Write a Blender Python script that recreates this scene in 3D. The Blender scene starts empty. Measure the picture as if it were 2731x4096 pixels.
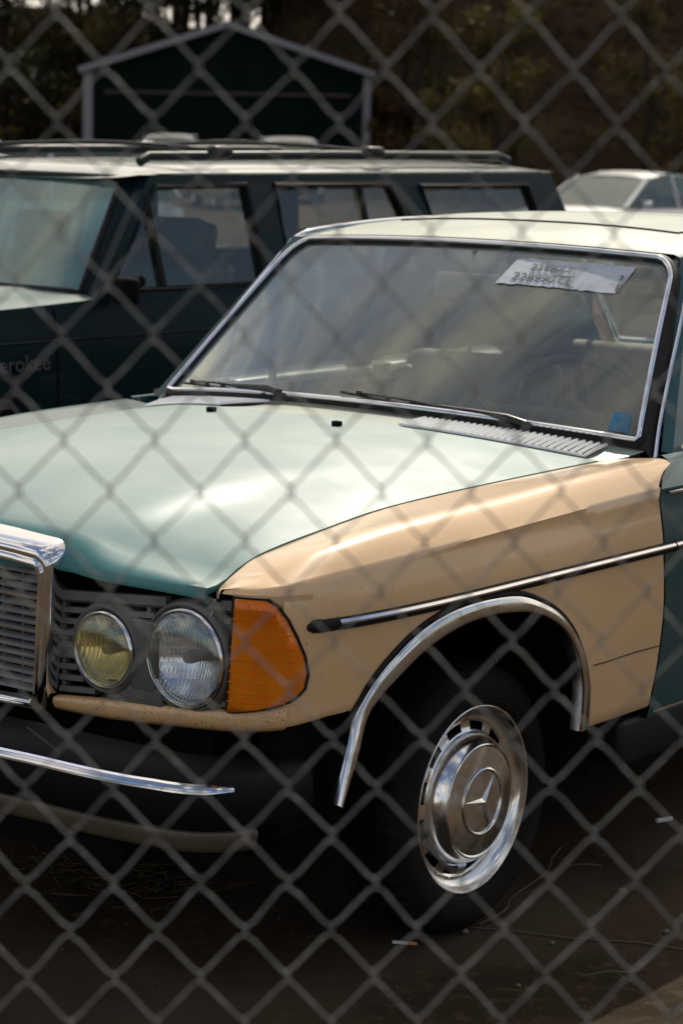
import bpy, bmesh, math, random
import numpy as np
from mathutils import Vector, Matrix
from mathutils.geometry import tessellate_polygon
random.seed(7)
PI = math.pi
S = bpy.context.scene
COL = S.collection

# ------------------------------------------------------------------ camera
CAM = Vector((3.5166, -3.9762, 1.6527))
YAW, PIT, ROLL = math.radians(37.727), math.radians(-9.1477), math.radians(1.0)
cd = bpy.data.cameras.new('camera'); cam = bpy.data.objects.new('camera', cd); COL.objects.link(cam)
d_ = Vector((-math.sin(YAW)*math.cos(PIT), math.cos(YAW)*math.cos(PIT), math.sin(PIT)))
r_ = Vector((math.cos(YAW), math.sin(YAW), 0)); u_ = r_.cross(d_)
R2 = r_*math.cos(ROLL)+u_*math.sin(ROLL); U2 = -r_*math.sin(ROLL)+u_*math.cos(ROLL)
cam.matrix_world = Matrix(((R2.x, U2.x, -d_.x, CAM.x), (R2.y, U2.y, -d_.y, CAM.y), (R2.z, U2.z, -d_.z, CAM.z), (0, 0, 0, 1)))
cd.sensor_fit = 'HORIZONTAL'; cd.sensor_width = 24.0; cd.lens = 85.1
cd.clip_start = 0.05; cd.clip_end = 2000
cd.dof.use_dof = True; cd.dof.focus_distance = 4.75; cd.dof.aperture_fstop = 6.4
S.camera = cam
FWD = Vector((-math.sin(YAW), math.cos(YAW), 0)); RGT = r_.copy()

# ------------------------------------------------------------------ light
SUN_EL = math.radians(46); SUN_AZ = (-0.45, 0.893)          # direction towards the sun
W = bpy.data.worlds.new('World'); S.world = W; W.use_nodes = True
nt = W.node_tree; N = nt.nodes; L = nt.links
bg = N['Background']; sky = N.new('ShaderNodeTexSky'); sky.sky_type = 'NISHITA'; sky.sun_disc = False
sky.sun_elevation = SUN_EL; sky.sun_rotation = math.atan2(SUN_AZ[0], SUN_AZ[1]); sky.dust_density = 2.5; sky.air_density = 1.0
tc = N.new('ShaderNodeTexCoord'); nz = N.new('ShaderNodeTexNoise'); nz.inputs['Scale'].default_value = 2.6; nz.inputs['Detail'].default_value = 6; nz.inputs['Roughness'].default_value = .55
mp = N.new('ShaderNodeMapping'); mp.inputs['Scale'].default_value = (1, 1, 2.2); L.new(tc.outputs['Generated'], mp.inputs[0]); L.new(mp.outputs[0], nz.inputs['Vector'])
cr = N.new('ShaderNodeValToRGB'); cr.color_ramp.elements[0].position = .47; cr.color_ramp.elements[1].position = .64
L.new(nz.outputs['Fac'], cr.inputs[0])
mx = N.new('ShaderNodeMix'); mx.data_type = 'RGBA'; mx.inputs[7].default_value = (9.0, 9.3, 9.6, 1)
dt = N.new('ShaderNodeVectorMath'); dt.operation = 'DOT_PRODUCT'; dt.inputs[1].default_value = (SUN_AZ[0]*.93, SUN_AZ[1]*.93, .36)
L.new(tc.outputs['Generated'], dt.inputs[0])
gl_ = N.new('ShaderNodeMapRange'); gl_.inputs[1].default_value = .30; gl_.inputs[2].default_value = 1.0; gl_.inputs[3].default_value = .85; gl_.inputs[4].default_value = 1.0; L.new(dt.outputs['Value'], gl_.inputs[0])
sc_ = N.new('ShaderNodeVectorMath'); sc_.operation = 'SCALE'; sc_.inputs[0].default_value = (9.6, 8.7, 7.5); L.new(gl_.outputs[0], sc_.inputs['Scale']); L.new(sc_.outputs[0], mx.inputs[7])
cv = N.new('ShaderNodeMapRange'); cv.inputs[1].default_value = .45; cv.inputs[2].default_value = .95; cv.inputs[3].default_value = 0; cv.inputs[4].default_value = .22; L.new(dt.outputs['Value'], cv.inputs[0])
ad_ = N.new('ShaderNodeMath'); L.new(nz.outputs['Fac'], ad_.inputs[0]); L.new(cv.outputs[0], ad_.inputs[1]); L.new(ad_.outputs[0], cr.inputs[0])
L.new(cr.outputs[0], mx.inputs[0]); L.new(sky.outputs[0], mx.inputs[6]); L.new(mx.outputs[2], bg.inputs[0])
bg.inputs[1].default_value = 0.12
sd = bpy.data.lights.new('sun', 'SUN'); sd.energy = 3.4; sd.angle = math.radians(.53); sd.color = (1, .93, .80)
so = bpy.data.objects.new('sun', sd); COL.objects.link(so)
sv = Vector((SUN_AZ[0]*math.cos(SUN_EL), SUN_AZ[1]*math.cos(SUN_EL), math.sin(SUN_EL)))
so.rotation_euler = sv.to_track_quat('Z', 'Y').to_euler(); so.location = sv*30
S.view_settings.view_transform = 'Standard'; S.view_settings.look = 'None'
S.view_settings.exposure = 0.15; S.view_settings.gamma = 1; S.view_settings.use_curve_mapping = False
S.cycles.use_denoising = True
S.cycles.max_bounces = 10; S.cycles.transparent_max_bounces = 24; S.cycles.caustics_reflective = False; S.cycles.caustics_refractive = False
S.cycles.sample_clamp_indirect = 6

# ------------------------------------------------------------------ materials
def sset(b, **k):
    for n, v in k.items():
        n = n.replace('_', ' ')
        if n in b.inputs: b.inputs[n].default_value = v
def mat(name, col, rough=.5, metal=0., coat=0., noise=None, bump=None, spec=.5, coat_rough=.05, **kw):
    m = bpy.data.materials.new(name); m.use_nodes = True; t = m.node_tree; b = t.nodes['Principled BSDF']
    c4 = (*col, 1) if len(col) == 3 else col
    b.inputs['Base Color'].default_value = c4; b.inputs['Roughness'].default_value = rough; b.inputs['Metallic'].default_value = metal
    b.inputs['Coat Weight'].default_value = coat; b.inputs['Coat Roughness'].default_value = coat_rough; b.inputs['Specular IOR Level'].default_value = spec
    for k, v in kw.items(): b.inputs[k.replace('_', ' ')].default_value = v
    if noise:                                                   # [(scale, colour, lo, hi, detail), ...] spots and stains layered over the base
        prev = None
        co = t.nodes.new('ShaderNodeTexCoord')
        for (sc, c2, lo, hi, det) in noise:
            n = t.nodes.new('ShaderNodeTexNoise'); n.inputs['Scale'].default_value = sc; n.inputs['Detail'].default_value = det
            t.links.new(co.outputs['Object'], n.inputs['Vector'])
            r = t.nodes.new('ShaderNodeMapRange'); r.inputs[1].default_value = lo; r.inputs[2].default_value = hi
            t.links.new(n.outputs['Fac'], r.inputs[0])
            x = t.nodes.new('ShaderNodeMix'); x.data_type = 'RGBA'; x.inputs[7].default_value = (*c2, 1)
            if prev is None: x.inputs[6].default_value = c4
            else: t.links.new(prev, x.inputs[6])
            t.links.new(r.outputs[0], x.inputs[0]); prev = x.outputs[2]
        t.links.new(prev, b.inputs['Base Color'])
    if bump:
        sc, st, dist = bump
        co = t.nodes.new('ShaderNodeTexCoord')
        n = t.nodes.new('ShaderNodeTexNoise'); n.inputs['Scale'].default_value = sc; n.inputs['Detail'].default_value = 5
        t.links.new(co.outputs['Object'], n.inputs['Vector'])
        bp = t.nodes.new('ShaderNodeBump'); bp.inputs['Strength'].default_value = st; bp.inputs['Distance'].default_value = dist
        t.links.new(n.outputs['Fac'], bp.inputs['Height']); t.links.new(bp.outputs[0], b.inputs['Normal'])
    return m
def rough_var(m, sc, lo, hi, a=.4, b_=.6):
    t = m.node_tree; b = t.nodes['Principled BSDF']; co = t.nodes.new('ShaderNodeTexCoord')
    n = t.nodes.new('ShaderNodeTexNoise'); n.inputs['Scale'].default_value = sc; n.inputs['Detail'].default_value = 5
    r = t.nodes.new('ShaderNodeMapRange'); r.inputs[1].default_value = a; r.inputs[2].default_value = b_; r.inputs[3].default_value = lo; r.inputs[4].default_value = hi
    t.links.new(co.outputs['Object'], n.inputs['Vector']); t.links.new(n.outputs['Fac'], r.inputs[0]); t.links.new(r.outputs[0], b.inputs['Roughness'])
    return m
def thin_glass(name, tint=(.85, .9, .88), dust_veil=.06, dust_veil_col=(.6, .6, .56), gl_rough=.01, k=1.7, f0=.045):  # diffuse veil: dust, and sky haze painted onto the screens
    m = bpy.data.materials.new(name); m.use_nodes = True; t = m.node_tree; t.nodes.clear(); n = t.nodes.new; l = t.links.new
    out = n('ShaderNodeOutputMaterial'); geo = n('ShaderNodeNewGeometry')
    dot = n('ShaderNodeVectorMath'); dot.operation = 'DOT_PRODUCT'; l(geo.outputs['Incoming'], dot.inputs[0]); l(geo.outputs['Normal'], dot.inputs[1])
    ab = n('ShaderNodeMath'); ab.operation = 'ABSOLUTE'; l(dot.outputs['Value'], ab.inputs[0])
    om = n('ShaderNodeMath'); om.operation = 'SUBTRACT'; om.inputs[0].default_value = 1; l(ab.outputs[0], om.inputs[1])
    pw = n('ShaderNodeMath'); pw.operation = 'POWER'; pw.inputs[1].default_value = 5; l(om.outputs[0], pw.inputs[0])
    ma = n('ShaderNodeMath'); ma.operation = 'MULTIPLY_ADD'; ma.inputs[1].default_value = k*(1-f0); ma.inputs[2].default_value = k*f0; ma.use_clamp = True; l(pw.outputs[0], ma.inputs[0])
    tr = n('ShaderNodeBsdfTransparent'); tr.inputs[0].default_value = (*tint, 1)
    gl = n('ShaderNodeBsdfGlossy'); gl.inputs['Roughness'].default_value = gl_rough; gl.inputs[0].default_value = (.93, 1, .93, 1)
    df = n('ShaderNodeBsdfDiffuse'); df.inputs[0].default_value = (*dust_veil_col, 1)
    tl = n('ShaderNodeBsdfTranslucent'); tl.inputs[0].default_value = (*dust_veil_col, 1)
    ad = n('ShaderNodeMixShader'); ad.inputs[0].default_value = .5; l(df.outputs[0], ad.inputs[1]); l(tl.outputs[0], ad.inputs[2])
    co = n('ShaderNodeTexCoord'); ns = n('ShaderNodeTexNoise'); ns.inputs['Scale'].default_value = 5; ns.inputs['Detail'].default_value = 8; l(co.outputs['Object'], ns.inputs['Vector'])
    mr = n('ShaderNodeMapRange'); mr.inputs[1].default_value = .3; mr.inputs[2].default_value = .75; mr.inputs[3].default_value = dust_veil*.6; mr.inputs[4].default_value = dust_veil*1.5; l(ns.outputs['Fac'], mr.inputs[0])
    m1 = n('ShaderNodeMixShader'); l(mr.outputs[0], m1.inputs[0]); l(tr.outputs[0], m1.inputs[1]); l(ad.outputs[0], m1.inputs[2])
    m2 = n('ShaderNodeMixShader'); l(ma.outputs[0], m2.inputs[0]); l(m1.outputs[0], m2.inputs[1]); l(gl.outputs[0], m2.inputs[2])
    l(m2.outputs[0], out.inputs[0])
    return m
M = {}
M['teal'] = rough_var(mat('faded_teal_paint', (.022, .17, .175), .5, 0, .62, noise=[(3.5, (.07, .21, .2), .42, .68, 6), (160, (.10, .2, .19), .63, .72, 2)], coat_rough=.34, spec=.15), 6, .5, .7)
M['teal'].node_tree.nodes['Principled BSDF'].inputs['Coat IOR'].default_value = 1.6
def dust_sheen(m, col, amt, lo=.80, hi=.985):  # pale tint on level faces: dust plus sky sheen painted into the colour
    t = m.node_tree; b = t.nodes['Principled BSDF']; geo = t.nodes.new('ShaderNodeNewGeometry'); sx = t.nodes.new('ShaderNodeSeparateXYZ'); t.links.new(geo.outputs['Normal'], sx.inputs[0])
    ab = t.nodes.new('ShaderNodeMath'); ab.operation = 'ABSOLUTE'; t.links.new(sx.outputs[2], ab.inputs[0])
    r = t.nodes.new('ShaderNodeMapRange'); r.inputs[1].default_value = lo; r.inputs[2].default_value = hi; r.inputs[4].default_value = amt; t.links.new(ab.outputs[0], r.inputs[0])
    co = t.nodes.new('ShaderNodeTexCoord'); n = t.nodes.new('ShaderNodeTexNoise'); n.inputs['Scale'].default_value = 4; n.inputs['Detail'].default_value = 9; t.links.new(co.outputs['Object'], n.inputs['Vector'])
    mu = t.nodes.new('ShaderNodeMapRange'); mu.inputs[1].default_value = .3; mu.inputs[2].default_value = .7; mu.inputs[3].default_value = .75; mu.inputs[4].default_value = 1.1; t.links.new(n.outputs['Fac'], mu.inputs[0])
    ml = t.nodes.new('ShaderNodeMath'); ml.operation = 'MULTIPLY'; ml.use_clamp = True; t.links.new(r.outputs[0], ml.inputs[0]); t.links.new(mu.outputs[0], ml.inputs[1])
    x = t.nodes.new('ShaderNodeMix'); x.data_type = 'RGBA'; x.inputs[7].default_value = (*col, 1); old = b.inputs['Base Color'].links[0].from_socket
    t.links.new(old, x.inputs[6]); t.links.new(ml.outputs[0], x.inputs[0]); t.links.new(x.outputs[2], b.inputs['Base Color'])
M['tealroof'] = M['teal'].copy(); dust_sheen(M['tealroof'], (.68, .60, .46), .50)  # roof copy with a stronger cream mix for the painted sky sheen
dust_sheen(M['teal'], (.64, .59, .53), .33, .84, .99)  # hood top paled by dust and by painted-in sky reflection
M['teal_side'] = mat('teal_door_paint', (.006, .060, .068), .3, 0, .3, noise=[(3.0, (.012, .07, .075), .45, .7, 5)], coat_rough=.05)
M['beige'] = mat('beige_fender_paint', (.80, .515, .265), .34, 0, .9, noise=[(2.2, (.68, .43, .21), .4, .66, 5), (110, (.22, .13, .07), .735, .76, 2), (38, (.5, .32, .16), .75, .80, 3)], coat_rough=.09, bump=(4, .09, .01))
M['lip'] = mat('beige_rusty_speckled_lip', (.76, .47, .21), .4, 0, .6, noise=[(2.5, (.66, .40, .18), .4, .66, 5), (260, (.16, .07, .03), .60, .68, 2)])
M['chrome'] = mat('chrome', (.80, .80, .82), .08, 1)
M['chrome_worn'] = rough_var(mat('worn_chrome', (.74, .73, .72), .14, 1, noise=[(30, (.45, .36, .27), .62, .75, 4)], bump=(9, .12, .004)), 14, .07, .24)
M['rim'] = rough_var(mat('dull_wheel_chrome', (.82, .81, .80), .16, 1, noise=[(25, (.66, .60, .53), .58, .74, 5)], bump=(7, .1, .004)), 18, .14, .32)
M['rubber'] = mat('black_rubber', (.008, .008, .008), .55, spec=.25)
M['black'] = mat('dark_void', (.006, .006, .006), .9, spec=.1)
M['blackplastic'] = mat('black_plastic', (.010, .010, .011), .42, spec=.25, bump=(60, .2, .002))
M['greyplastic'] = mat('grey_headlight_plastic', (.11, .106, .097), .45, noise=[(9, (.17, .16, .145), .5, .7, 6)])
M['slat'] = mat('grille_slat_grey', (.30, .30, .30), .4, .3, noise=[(14, (.38, .37, .35), .5, .7, 6)])
M['tyre'] = mat('tyre_rubber', (.008, .007, .006), .8, noise=[(8, (.016, .013, .010), .45, .7, 6)], spec=.15)
M['bumper'] = mat('bumper_rubber', (.004, .004, .004), .5, spec=.14)
M['blade_reflection'] = mat('blade_painted_ground_reflection', (.115, .095, .07), .42, .15, noise=[(6, (.08, .065, .045), .45, .65, 6)], spec=.3)  # lower chrome band with the ground's reflection painted in as matte tan
M['wiper'] = mat('wiper_black', (.012, .012, .012), .3)
M['glass'] = thin_glass('windshield_glass', (.86, .89, .85), .155, (.62, .62, .58), k=2.4)
M['sideglass'] = thin_glass('window_glass', (.70, .74, .72), .04, k=1.5)
M['farglass'] = thin_glass('far_window_glass', (.3, .35, .33), .12, (.4, .45, .42), k=1.6)
M['jglass'] = thin_glass('jeep_windshield_glass', (.30, .52, .48), .38, (.30, .62, .56), k=3)  # teal veil is bright sky reflection painted into the glass
M['seat'] = mat('grey_brown_seat', (.20, .185, .16), .55, bump=(60, .3, .004))
M['dash'] = mat('dark_dash', (.03, .03, .033), .42)
M['interior'] = mat('interior_trim', (.20, .19, .165), .7)
M['vane'] = mat('bright_intake_vane', (.90, .90, .88), .35, .1)
M['sillcap'] = mat('worn_sill_vinyl', (.90, .88, .84), .25, 0, .5)
M['foil'] = mat('silver_paper', (.46, .50, .55), .6, .05, noise=[(30, (.34, .37, .41), .5, .7, 6)], bump=(70, .3, .002))
M['ink'] = mat('grey_ink', (.10, .11, .13), .6)
M['blue'] = mat('blue_sticker', (.01, .16, .30), .4)
M['paleblue'] = mat('pale_blue_print', (.07, .26, .40), .5)
M['headglass'] = thin_glass('lamp_glass', (.95, .97, 1), .05, k=2.2)
M['fogglass'] = thin_glass('fog_lamp_glass', (1, .96, .80), .05, k=2.2)
M['reflector'] = mat('lamp_reflector', (.88, .88, .86), .10, 1)
M['fogreflector'] = mat('fog_reflector', (.86, .82, .64), .16, 1)
def amber_lens(name):
    m = bpy.data.materials.new(name); m.use_nodes = True; t = m.node_tree; t.nodes.clear(); n = t.nodes.new; l = t.links.new
    out = n('ShaderNodeOutputMaterial'); tr = n('ShaderNodeBsdfTransparent'); tr.inputs[0].default_value = (1, .40, .02, 1)
    b = n('ShaderNodeBsdfPrincipled'); b.inputs['Base Color'].default_value = (1, .28, .004, 1); b.inputs['Roughness'].default_value = .12; b.inputs['Coat Weight'].default_value = 1
    co = n('ShaderNodeTexCoord'); ns = n('ShaderNodeTexNoise'); ns.inputs['Scale'].default_value = 14; l(co.outputs['Object'], ns.inputs['Vector'])
    sp = n('ShaderNodeSeparateXYZ'); l(co.outputs['Object'], sp.inputs[0]); zr = n('ShaderNodeMapRange'); zr.inputs[1].default_value = .735; zr.inputs[2].default_value = .765; zr.inputs[3].default_value = .34; zr.inputs[4].default_value = .60; l(sp.outputs[2], zr.inputs[0])
    mr = n('ShaderNodeMapRange'); mr.inputs[1].default_value = .35; mr.inputs[2].default_value = .65; mr.inputs[3].default_value = -.12; mr.inputs[4].default_value = .12; l(ns.outputs['Fac'], mr.inputs[0])
    ad = n('ShaderNodeMath'); l(zr.outputs[0], ad.inputs[0]); l(mr.outputs[0], ad.inputs[1])
    ms = n('ShaderNodeMixShader'); l(ad.outputs[0], ms.inputs[0]); l(b.outputs[0], ms.inputs[1]); l(tr.outputs[0], ms.inputs[2]); l(ms.outputs[0], out.inputs[0])
    return m
M['amber'] = amber_lens('amber_lens')
M['sigreflector'] = mat('signal_reflector', (.9, .85, .7), .25, .9)
def ribs(m, scale, axis, strength, dist=.003, noise2=None):
    t = m.node_tree; b = t.nodes['Principled BSDF']; co = t.nodes.new('ShaderNodeTexCoord'); w = t.nodes.new('ShaderNodeTexWave')
    w.bands_direction = axis; w.inputs['Scale'].default_value = scale; w.inputs['Distortion'].default_value = 0
    t.links.new(co.outputs['Object'], w.inputs['Vector'])
    bp = t.nodes.new('ShaderNodeBump'); bp.inputs['Strength'].default_value = strength; bp.inputs['Distance'].default_value = dist
    t.links.new(w.outputs['Fac'], bp.inputs['Height']); last = bp
    if noise2:
        w2 = t.nodes.new('ShaderNodeTexBrick'); w2.inputs['Scale'].default_value = noise2; w2.inputs['Mortar Size'].default_value = .03; w2.inputs['Color1'].default_value = (.2, .2, .2, 1); w2.inputs['Color2'].default_value = (.9, .9, .9, 1)
        mp_ = t.nodes.new('ShaderNodeMapping'); mp_.inputs['Rotation'].default_value = (PI/2, 0, 0); t.links.new(co.outputs['Object'], mp_.inputs[0]); t.links.new(mp_.outputs[0], w2.inputs['Vector'])
        b2 = t.nodes.new('ShaderNodeBump'); b2.inputs['Strength'].default_value = .3; b2.inputs['Distance'].default_value = .004
        t.links.new(w2.outputs['Color'], b2.inputs['Height']); t.links.new(bp.outputs[0], b2.inputs['Normal']); last = b2
    t.links.new(last.outputs[0], b.inputs['Normal'])
ribs(M['reflector'], 46, 'X', .35, .0016, 15)
ribs(M['fogreflector'], 50, 'X', .6, .003)
ribs(M['sigreflector'], 30, 'X', .6, .004, 26)
# ground
M['ground'] = mat('dirty_brown_asphalt', (.088, .062, .040), .95, noise=[(1.3, (.032, .022, .013), .4, .65, 8), (24, (.070, .050, .031), .52, .7, 6), (260, (.09, .072, .055), .62, .72, 2), (420, (.02, .016, .013), .62, .7, 2)], bump=(140, .5, .006), spec=.05)
M['hill'] = mat('leaf_litter_bank', (.034, .020, .011), 1, noise=[(.5, (.058, .036, .018), .45, .65, 8), (3, (.010, .007, .005), .5, .7, 8)], spec=.05)
M['bark'] = mat('tree_bark', (.03, .023, .017), .95, bump=(9, .8, .03), spec=.1)
def leafmat(name, c):
    m = mat(name, c, .6, noise=[(1.1, tuple(v*.55 for v in c), .45, .6, 3)], spec=.2)
    t = m.node_tree; b = t.nodes['Principled BSDF']; out = t.nodes['Material Output']
    tl = t.nodes.new('ShaderNodeBsdfTranslucent'); tl.inputs[0].default_value = (c[0]*1.6, c[1]*1.6, c[2]*.8, 1)
    ms = t.nodes.new('ShaderNodeMixShader'); ms.inputs[0].default_value = .35
    t.links.new(b.outputs[0], ms.inputs[1]); t.links.new(tl.outputs[0], ms.inputs[2]); t.links.new(ms.outputs[0], out.inputs[0]); return m
M['leafA'] = leafmat('olive_leaves', (.07, .054, .016)); M['leafB'] = leafmat('dark_leaves', (.02, .024, .01)); M['leafC'] = leafmat('brown_leaves', (.075, .042, .016))
M['barn'] = mat('dark_green_metal', (.003, .012, .009), .7, spec=.03, noise=[(.6, (.004, .013, .010), .45, .7, 5)])
M['trim'] = mat('pale_barn_trim', (.24, .23, .24), .6)
M['barnline'] = mat('reddish_beam', (.06, .036, .032), .7)
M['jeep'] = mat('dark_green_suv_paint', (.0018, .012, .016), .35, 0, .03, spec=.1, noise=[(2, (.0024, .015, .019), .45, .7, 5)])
M['jeep_top_sheen'] = mat('suv_top_sheen_paint', (.05, .12, .12), .45, 0, 1, coat_rough=.1, noise=[(5, (.08, .16, .15), .4, .7, 5)]); dust_sheen(M['jeep_top_sheen'], (.58, .54, .45), .24)  # wagon paint lightened on hood and roof to carry the white sky reflection
M['white'] = mat('white_car_paint', (.62, .62, .62), .35, 0, 1)
M['silver'] = mat('silver_car_paint', (.60, .60, .60), .35, .3, .6)
M['tan'] = mat('tan_car_paint', (.36, .28, .2), .4, 0, 1)
M['taillight'] = mat('red_tail_lamp', (.35, .01, .01), .25, 0, 1)
M['wire'] = mat('galvanised_wire', (.24, .24, .222), .42, .4, noise=[(35, (.15, .148, .138), .4, .6, 3), (60, (.36, .355, .34), .5, .7, 3)])
M['straw'] = mat('dry_straw', (.06, .042, .025), .9)
M['twig'] = mat('twig_brown', (.08, .055, .036), .9)
M['paper'] = mat('white_paper', (.65, .62, .58), .8)
M['cork'] = mat('cigarette_filter', (.5, .25, .1), .8)
M['pebble'] = mat('pebble_grey', (.13, .11, .085), .9); M['jointmat'] = mat('paving_joint_dirt', (.085, .066, .045), .95)

# ------------------------------------------------------------------ mesh builder
class MB:
    def __init__(s): s.v = []; s.f = []; s.m = []
    def add(s, vs, fs, mi=0):
        o = len(s.v); s.v += [tuple(p) for p in vs]; s.f += [tuple(i+o for i in f) for f in fs]; s.m += [mi]*len(fs); return s
    def grid(s, rows, mi=0, cu=False, cv=False):
        nr = len(rows); nc = len(rows[0]); vs = [p for r in rows for p in r]; fs = []
        for i in range(nr if cv else nr-1):
            for j in range(nc if cu else nc-1):
                a = i*nc+j; b = i*nc+(j+1) % nc; c = ((i+1) % nr)*nc+(j+1) % nc; d = ((i+1) % nr)*nc+j
                fs.append((a, b, c, d))
        return s.add(vs, fs, mi)
    def box(s, c, size, rot=None, mi=0, bev=0.0):
        x, y, z = [v/2 for v in size]
        if bev <= 0:
            vs = [Vector((a*x, b*y, e*z)) for a in (-1, 1) for b in (-1, 1) for e in (-1, 1)]
            fs = [(0, 1, 3, 2), (4, 6, 7, 5), (0, 4, 5, 1), (2, 3, 7, 6), (0, 2, 6, 4), (1, 5, 7, 3)]
        else:
            bm = bmesh.new(); bmesh.ops.create_cube(bm, size=1)
            for v in bm.verts: v.co = Vector((v.co.x*size[0], v.co.y*size[1], v.co.z*size[2]))
            bmesh.ops.bevel(bm, geom=bm.edges[:], offset=bev, segments=3, profile=.5, affect='EDGES')
            bm.verts.index_update(); vs = [v.co.copy() for v in bm.verts]; fs = [tuple(v.index for v in f.verts) for f in bm.faces]; bm.free()
        if rot is not None: vs = [rot @ v for v in vs]
        return s.add([v+Vector(c) for v in vs], fs, mi)
    def tube(s, pts, r, n=8, mi=0, closed=False, caps=True, flat=None):
        P = [Vector(p) for p in pts]; k = len(P); R = r if isinstance(r, (list, tuple)) else [r]*k
        T = []
        for i in range(k):
            a = P[(i-1) % k] if (closed or i > 0) else P[i]; b = P[(i+1) % k] if (closed or i < k-1) else P[i]
            T.append((b-a).normalized())
        up = Vector((0, 0, 1)) if abs(T[0].z) < .9 else Vector((1, 0, 0))
        nrm = (up-T[0]*up.dot(T[0])).normalized(); rows = []
        for i in range(k):
            nrm = (nrm-T[i]*nrm.dot(T[i])).normalized(); bi = T[i].cross(nrm)
            rows.append([P[i]+nrm*(math.cos(2*PI*j/n)*R[i])+bi*(math.sin(2*PI*j/n)*R[i]*(flat or 1)) for j in range(n)])
        o = len(s.v); s.grid(rows, mi, cu=True, cv=closed)
        if caps and not closed:
            s.f += [tuple(o+j for j in range(n)), tuple(o+(k-1)*n+j for j in range(n-1, -1, -1))]; s.m += [mi, mi]
        return s
    def sweep(s, pts, frames, prof, mi=0, closed=False, pclosed=True, caps=True):
        """pts: centre points, frames: (A,B) unit vectors per point, prof: list of (a,b)"""
        rows = [[Vector(p)+A*a+B*b for a, b in prof] for p, (A, B) in zip(pts, frames)]
        o = len(s.v); s.grid(rows, mi, cu=pclosed, cv=closed); n = len(prof)
        if caps and pclosed and not closed:
            s.f += [tuple(o+j for j in range(n)), tuple(o+(len(rows)-1)*n+j for j in range(n-1, -1, -1))]; s.m += [mi, mi]
        return s
    def lathe(s, prof, c, axis='X', sgn=1, n=48, mi=0, a0=0, a1=2*PI):
        """prof: (radius, height along axis)"""
        full = abs(a1-a0-2*PI) < 1e-6; rows = []
        for i in range(n if full else n+1):
            a = a0+(a1-a0)*i/n; row = []
            for r, h in prof:
                if axis == 'X': p = (c[0]+sgn*h, c[1]+r*math.cos(a), c[2]+r*math.sin(a))
                elif axis == 'Y': p = (c[0]+r*math.cos(a), c[1]+sgn*h, c[2]+r*math.sin(a))
                else: p = (c[0]+r*math.cos(a), c[1]+r*math.sin(a), c[2]+sgn*h)
                row.append(p)
            rows.append(row)
        return s.grid(rows, mi, cv=full)
    def poly(s, outer, holes, fn, mi=0, thick=None):
        """2D polygon with holes, mapped by fn(a,b)->3D; thick = vector for an extruded back"""
        loops = [[Vector((a, b, 0)) for a, b in outer]]+[[Vector((a, b, 0)) for a, b in h] for h in holes]
        flat = [p for lp in loops for p in lp]; tris = tessellate_polygon(loops)
        vs = [Vector(fn(p.x, p.y)) for p in flat]; s.add(vs, [tuple(t) for t in tris], mi)
        if thick is not None:
            th = Vector(thick); o = len(s.v); n = len(vs); s.add([v+th for v in vs], [tuple(reversed(t)) for t in tris], mi)
            k = 0
            for lp in loops:
                for i in range(len(lp)):
                    a = k+i; b = k+(i+1) % len(lp); s.f.append((o-n+a, o-n+b, o+b, o+a)); s.m.append(mi)
                k += len(lp)
        return s
    def text(s, body, size, mtx, mi=0, extrude=.0003, align='LEFT', bold=0):
        cu = bpy.data.curves.new('t', 'FONT'); cu.body = body; cu.size = size; cu.extrude = extrude; cu.align_x = align; cu.offset = bold; cu.resolution_u = 3
        ob = bpy.data.objects.new('t', cu); COL.objects.link(ob)
        dg = bpy.context.evaluated_depsgraph_get(); me = bpy.data.meshes.new_from_object(ob.evaluated_get(dg))
        s.add([mtx @ v.co for v in me.vertices], [tuple(p.vertices) for p in me.polygons], mi)
        bpy.data.objects.remove(ob); bpy.data.curves.remove(cu); bpy.data.meshes.remove(me); return s
    def xf(s, mtx): s.v = [tuple(mtx @ Vector(p)) for p in s.v]; return s
    def build(s, name, mats, parent=None, smooth=35, merge=0):
        me = bpy.data.meshes.new(name); me.from_pydata([tuple(p) for p in s.v], [], s.f)
        if not isinstance(mats, (list, tuple)): mats = [mats]
        for m in mats: me.materials.append(M[m] if isinstance(m, str) else m)
        me.polygons.foreach_set('material_index', s.m)
        bm = bmesh.new(); bm.from_mesh(me)
        bmesh.ops.remove_doubles(bm, verts=bm.verts, dist=merge or 1e-6)
        bmesh.ops.recalc_face_normals(bm, faces=bm.faces); bm.to_mesh(me); bm.free()
        if smooth:
            me.polygons.foreach_set('use_smooth', [True]*len(me.polygons))
            me.set_sharp_from_angle(angle=math.radians(smooth))
        o = bpy.data.objects.new(name, me); COL.objects.link(o)
        if parent: o.parent = parent
        return o
def solid(o, t, off=0):
    m = o.modifiers.new('solidify', 'SOLIDIFY'); m.thickness = t; m.offset = off; return o
def tag(o, label=None, cat=None, group=None, kind=None):
    if label: o['label'] = label
    if cat: o['category'] = cat
    if group: o['group'] = group
    if kind: o['kind'] = kind
    return o
def empty(name, loc=(0, 0, 0), rz=0, **k):
    o = bpy.data.objects.new(name, None); COL.objects.link(o); o.location = loc; o.rotation_euler = (0, 0, rz); o.empty_display_size = .2
    return tag(o, **k)
def copy_tree(o, parent=None):
    c = o.copy(); COL.objects.link(c)
    if parent: c.parent = parent
    for ch in list(o.children): copy_tree(ch, c)
    return c
def lerp(a, b, t): return a+(b-a)*t
def itp(tab, x):
    if x <= tab[0][0]: return tab[0][1]
    for (a, u), (b, v) in zip(tab, tab[1:]):
        if x <= b: return lerp(u, v, (x-a)/(b-a))
    return tab[-1][1]
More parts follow.
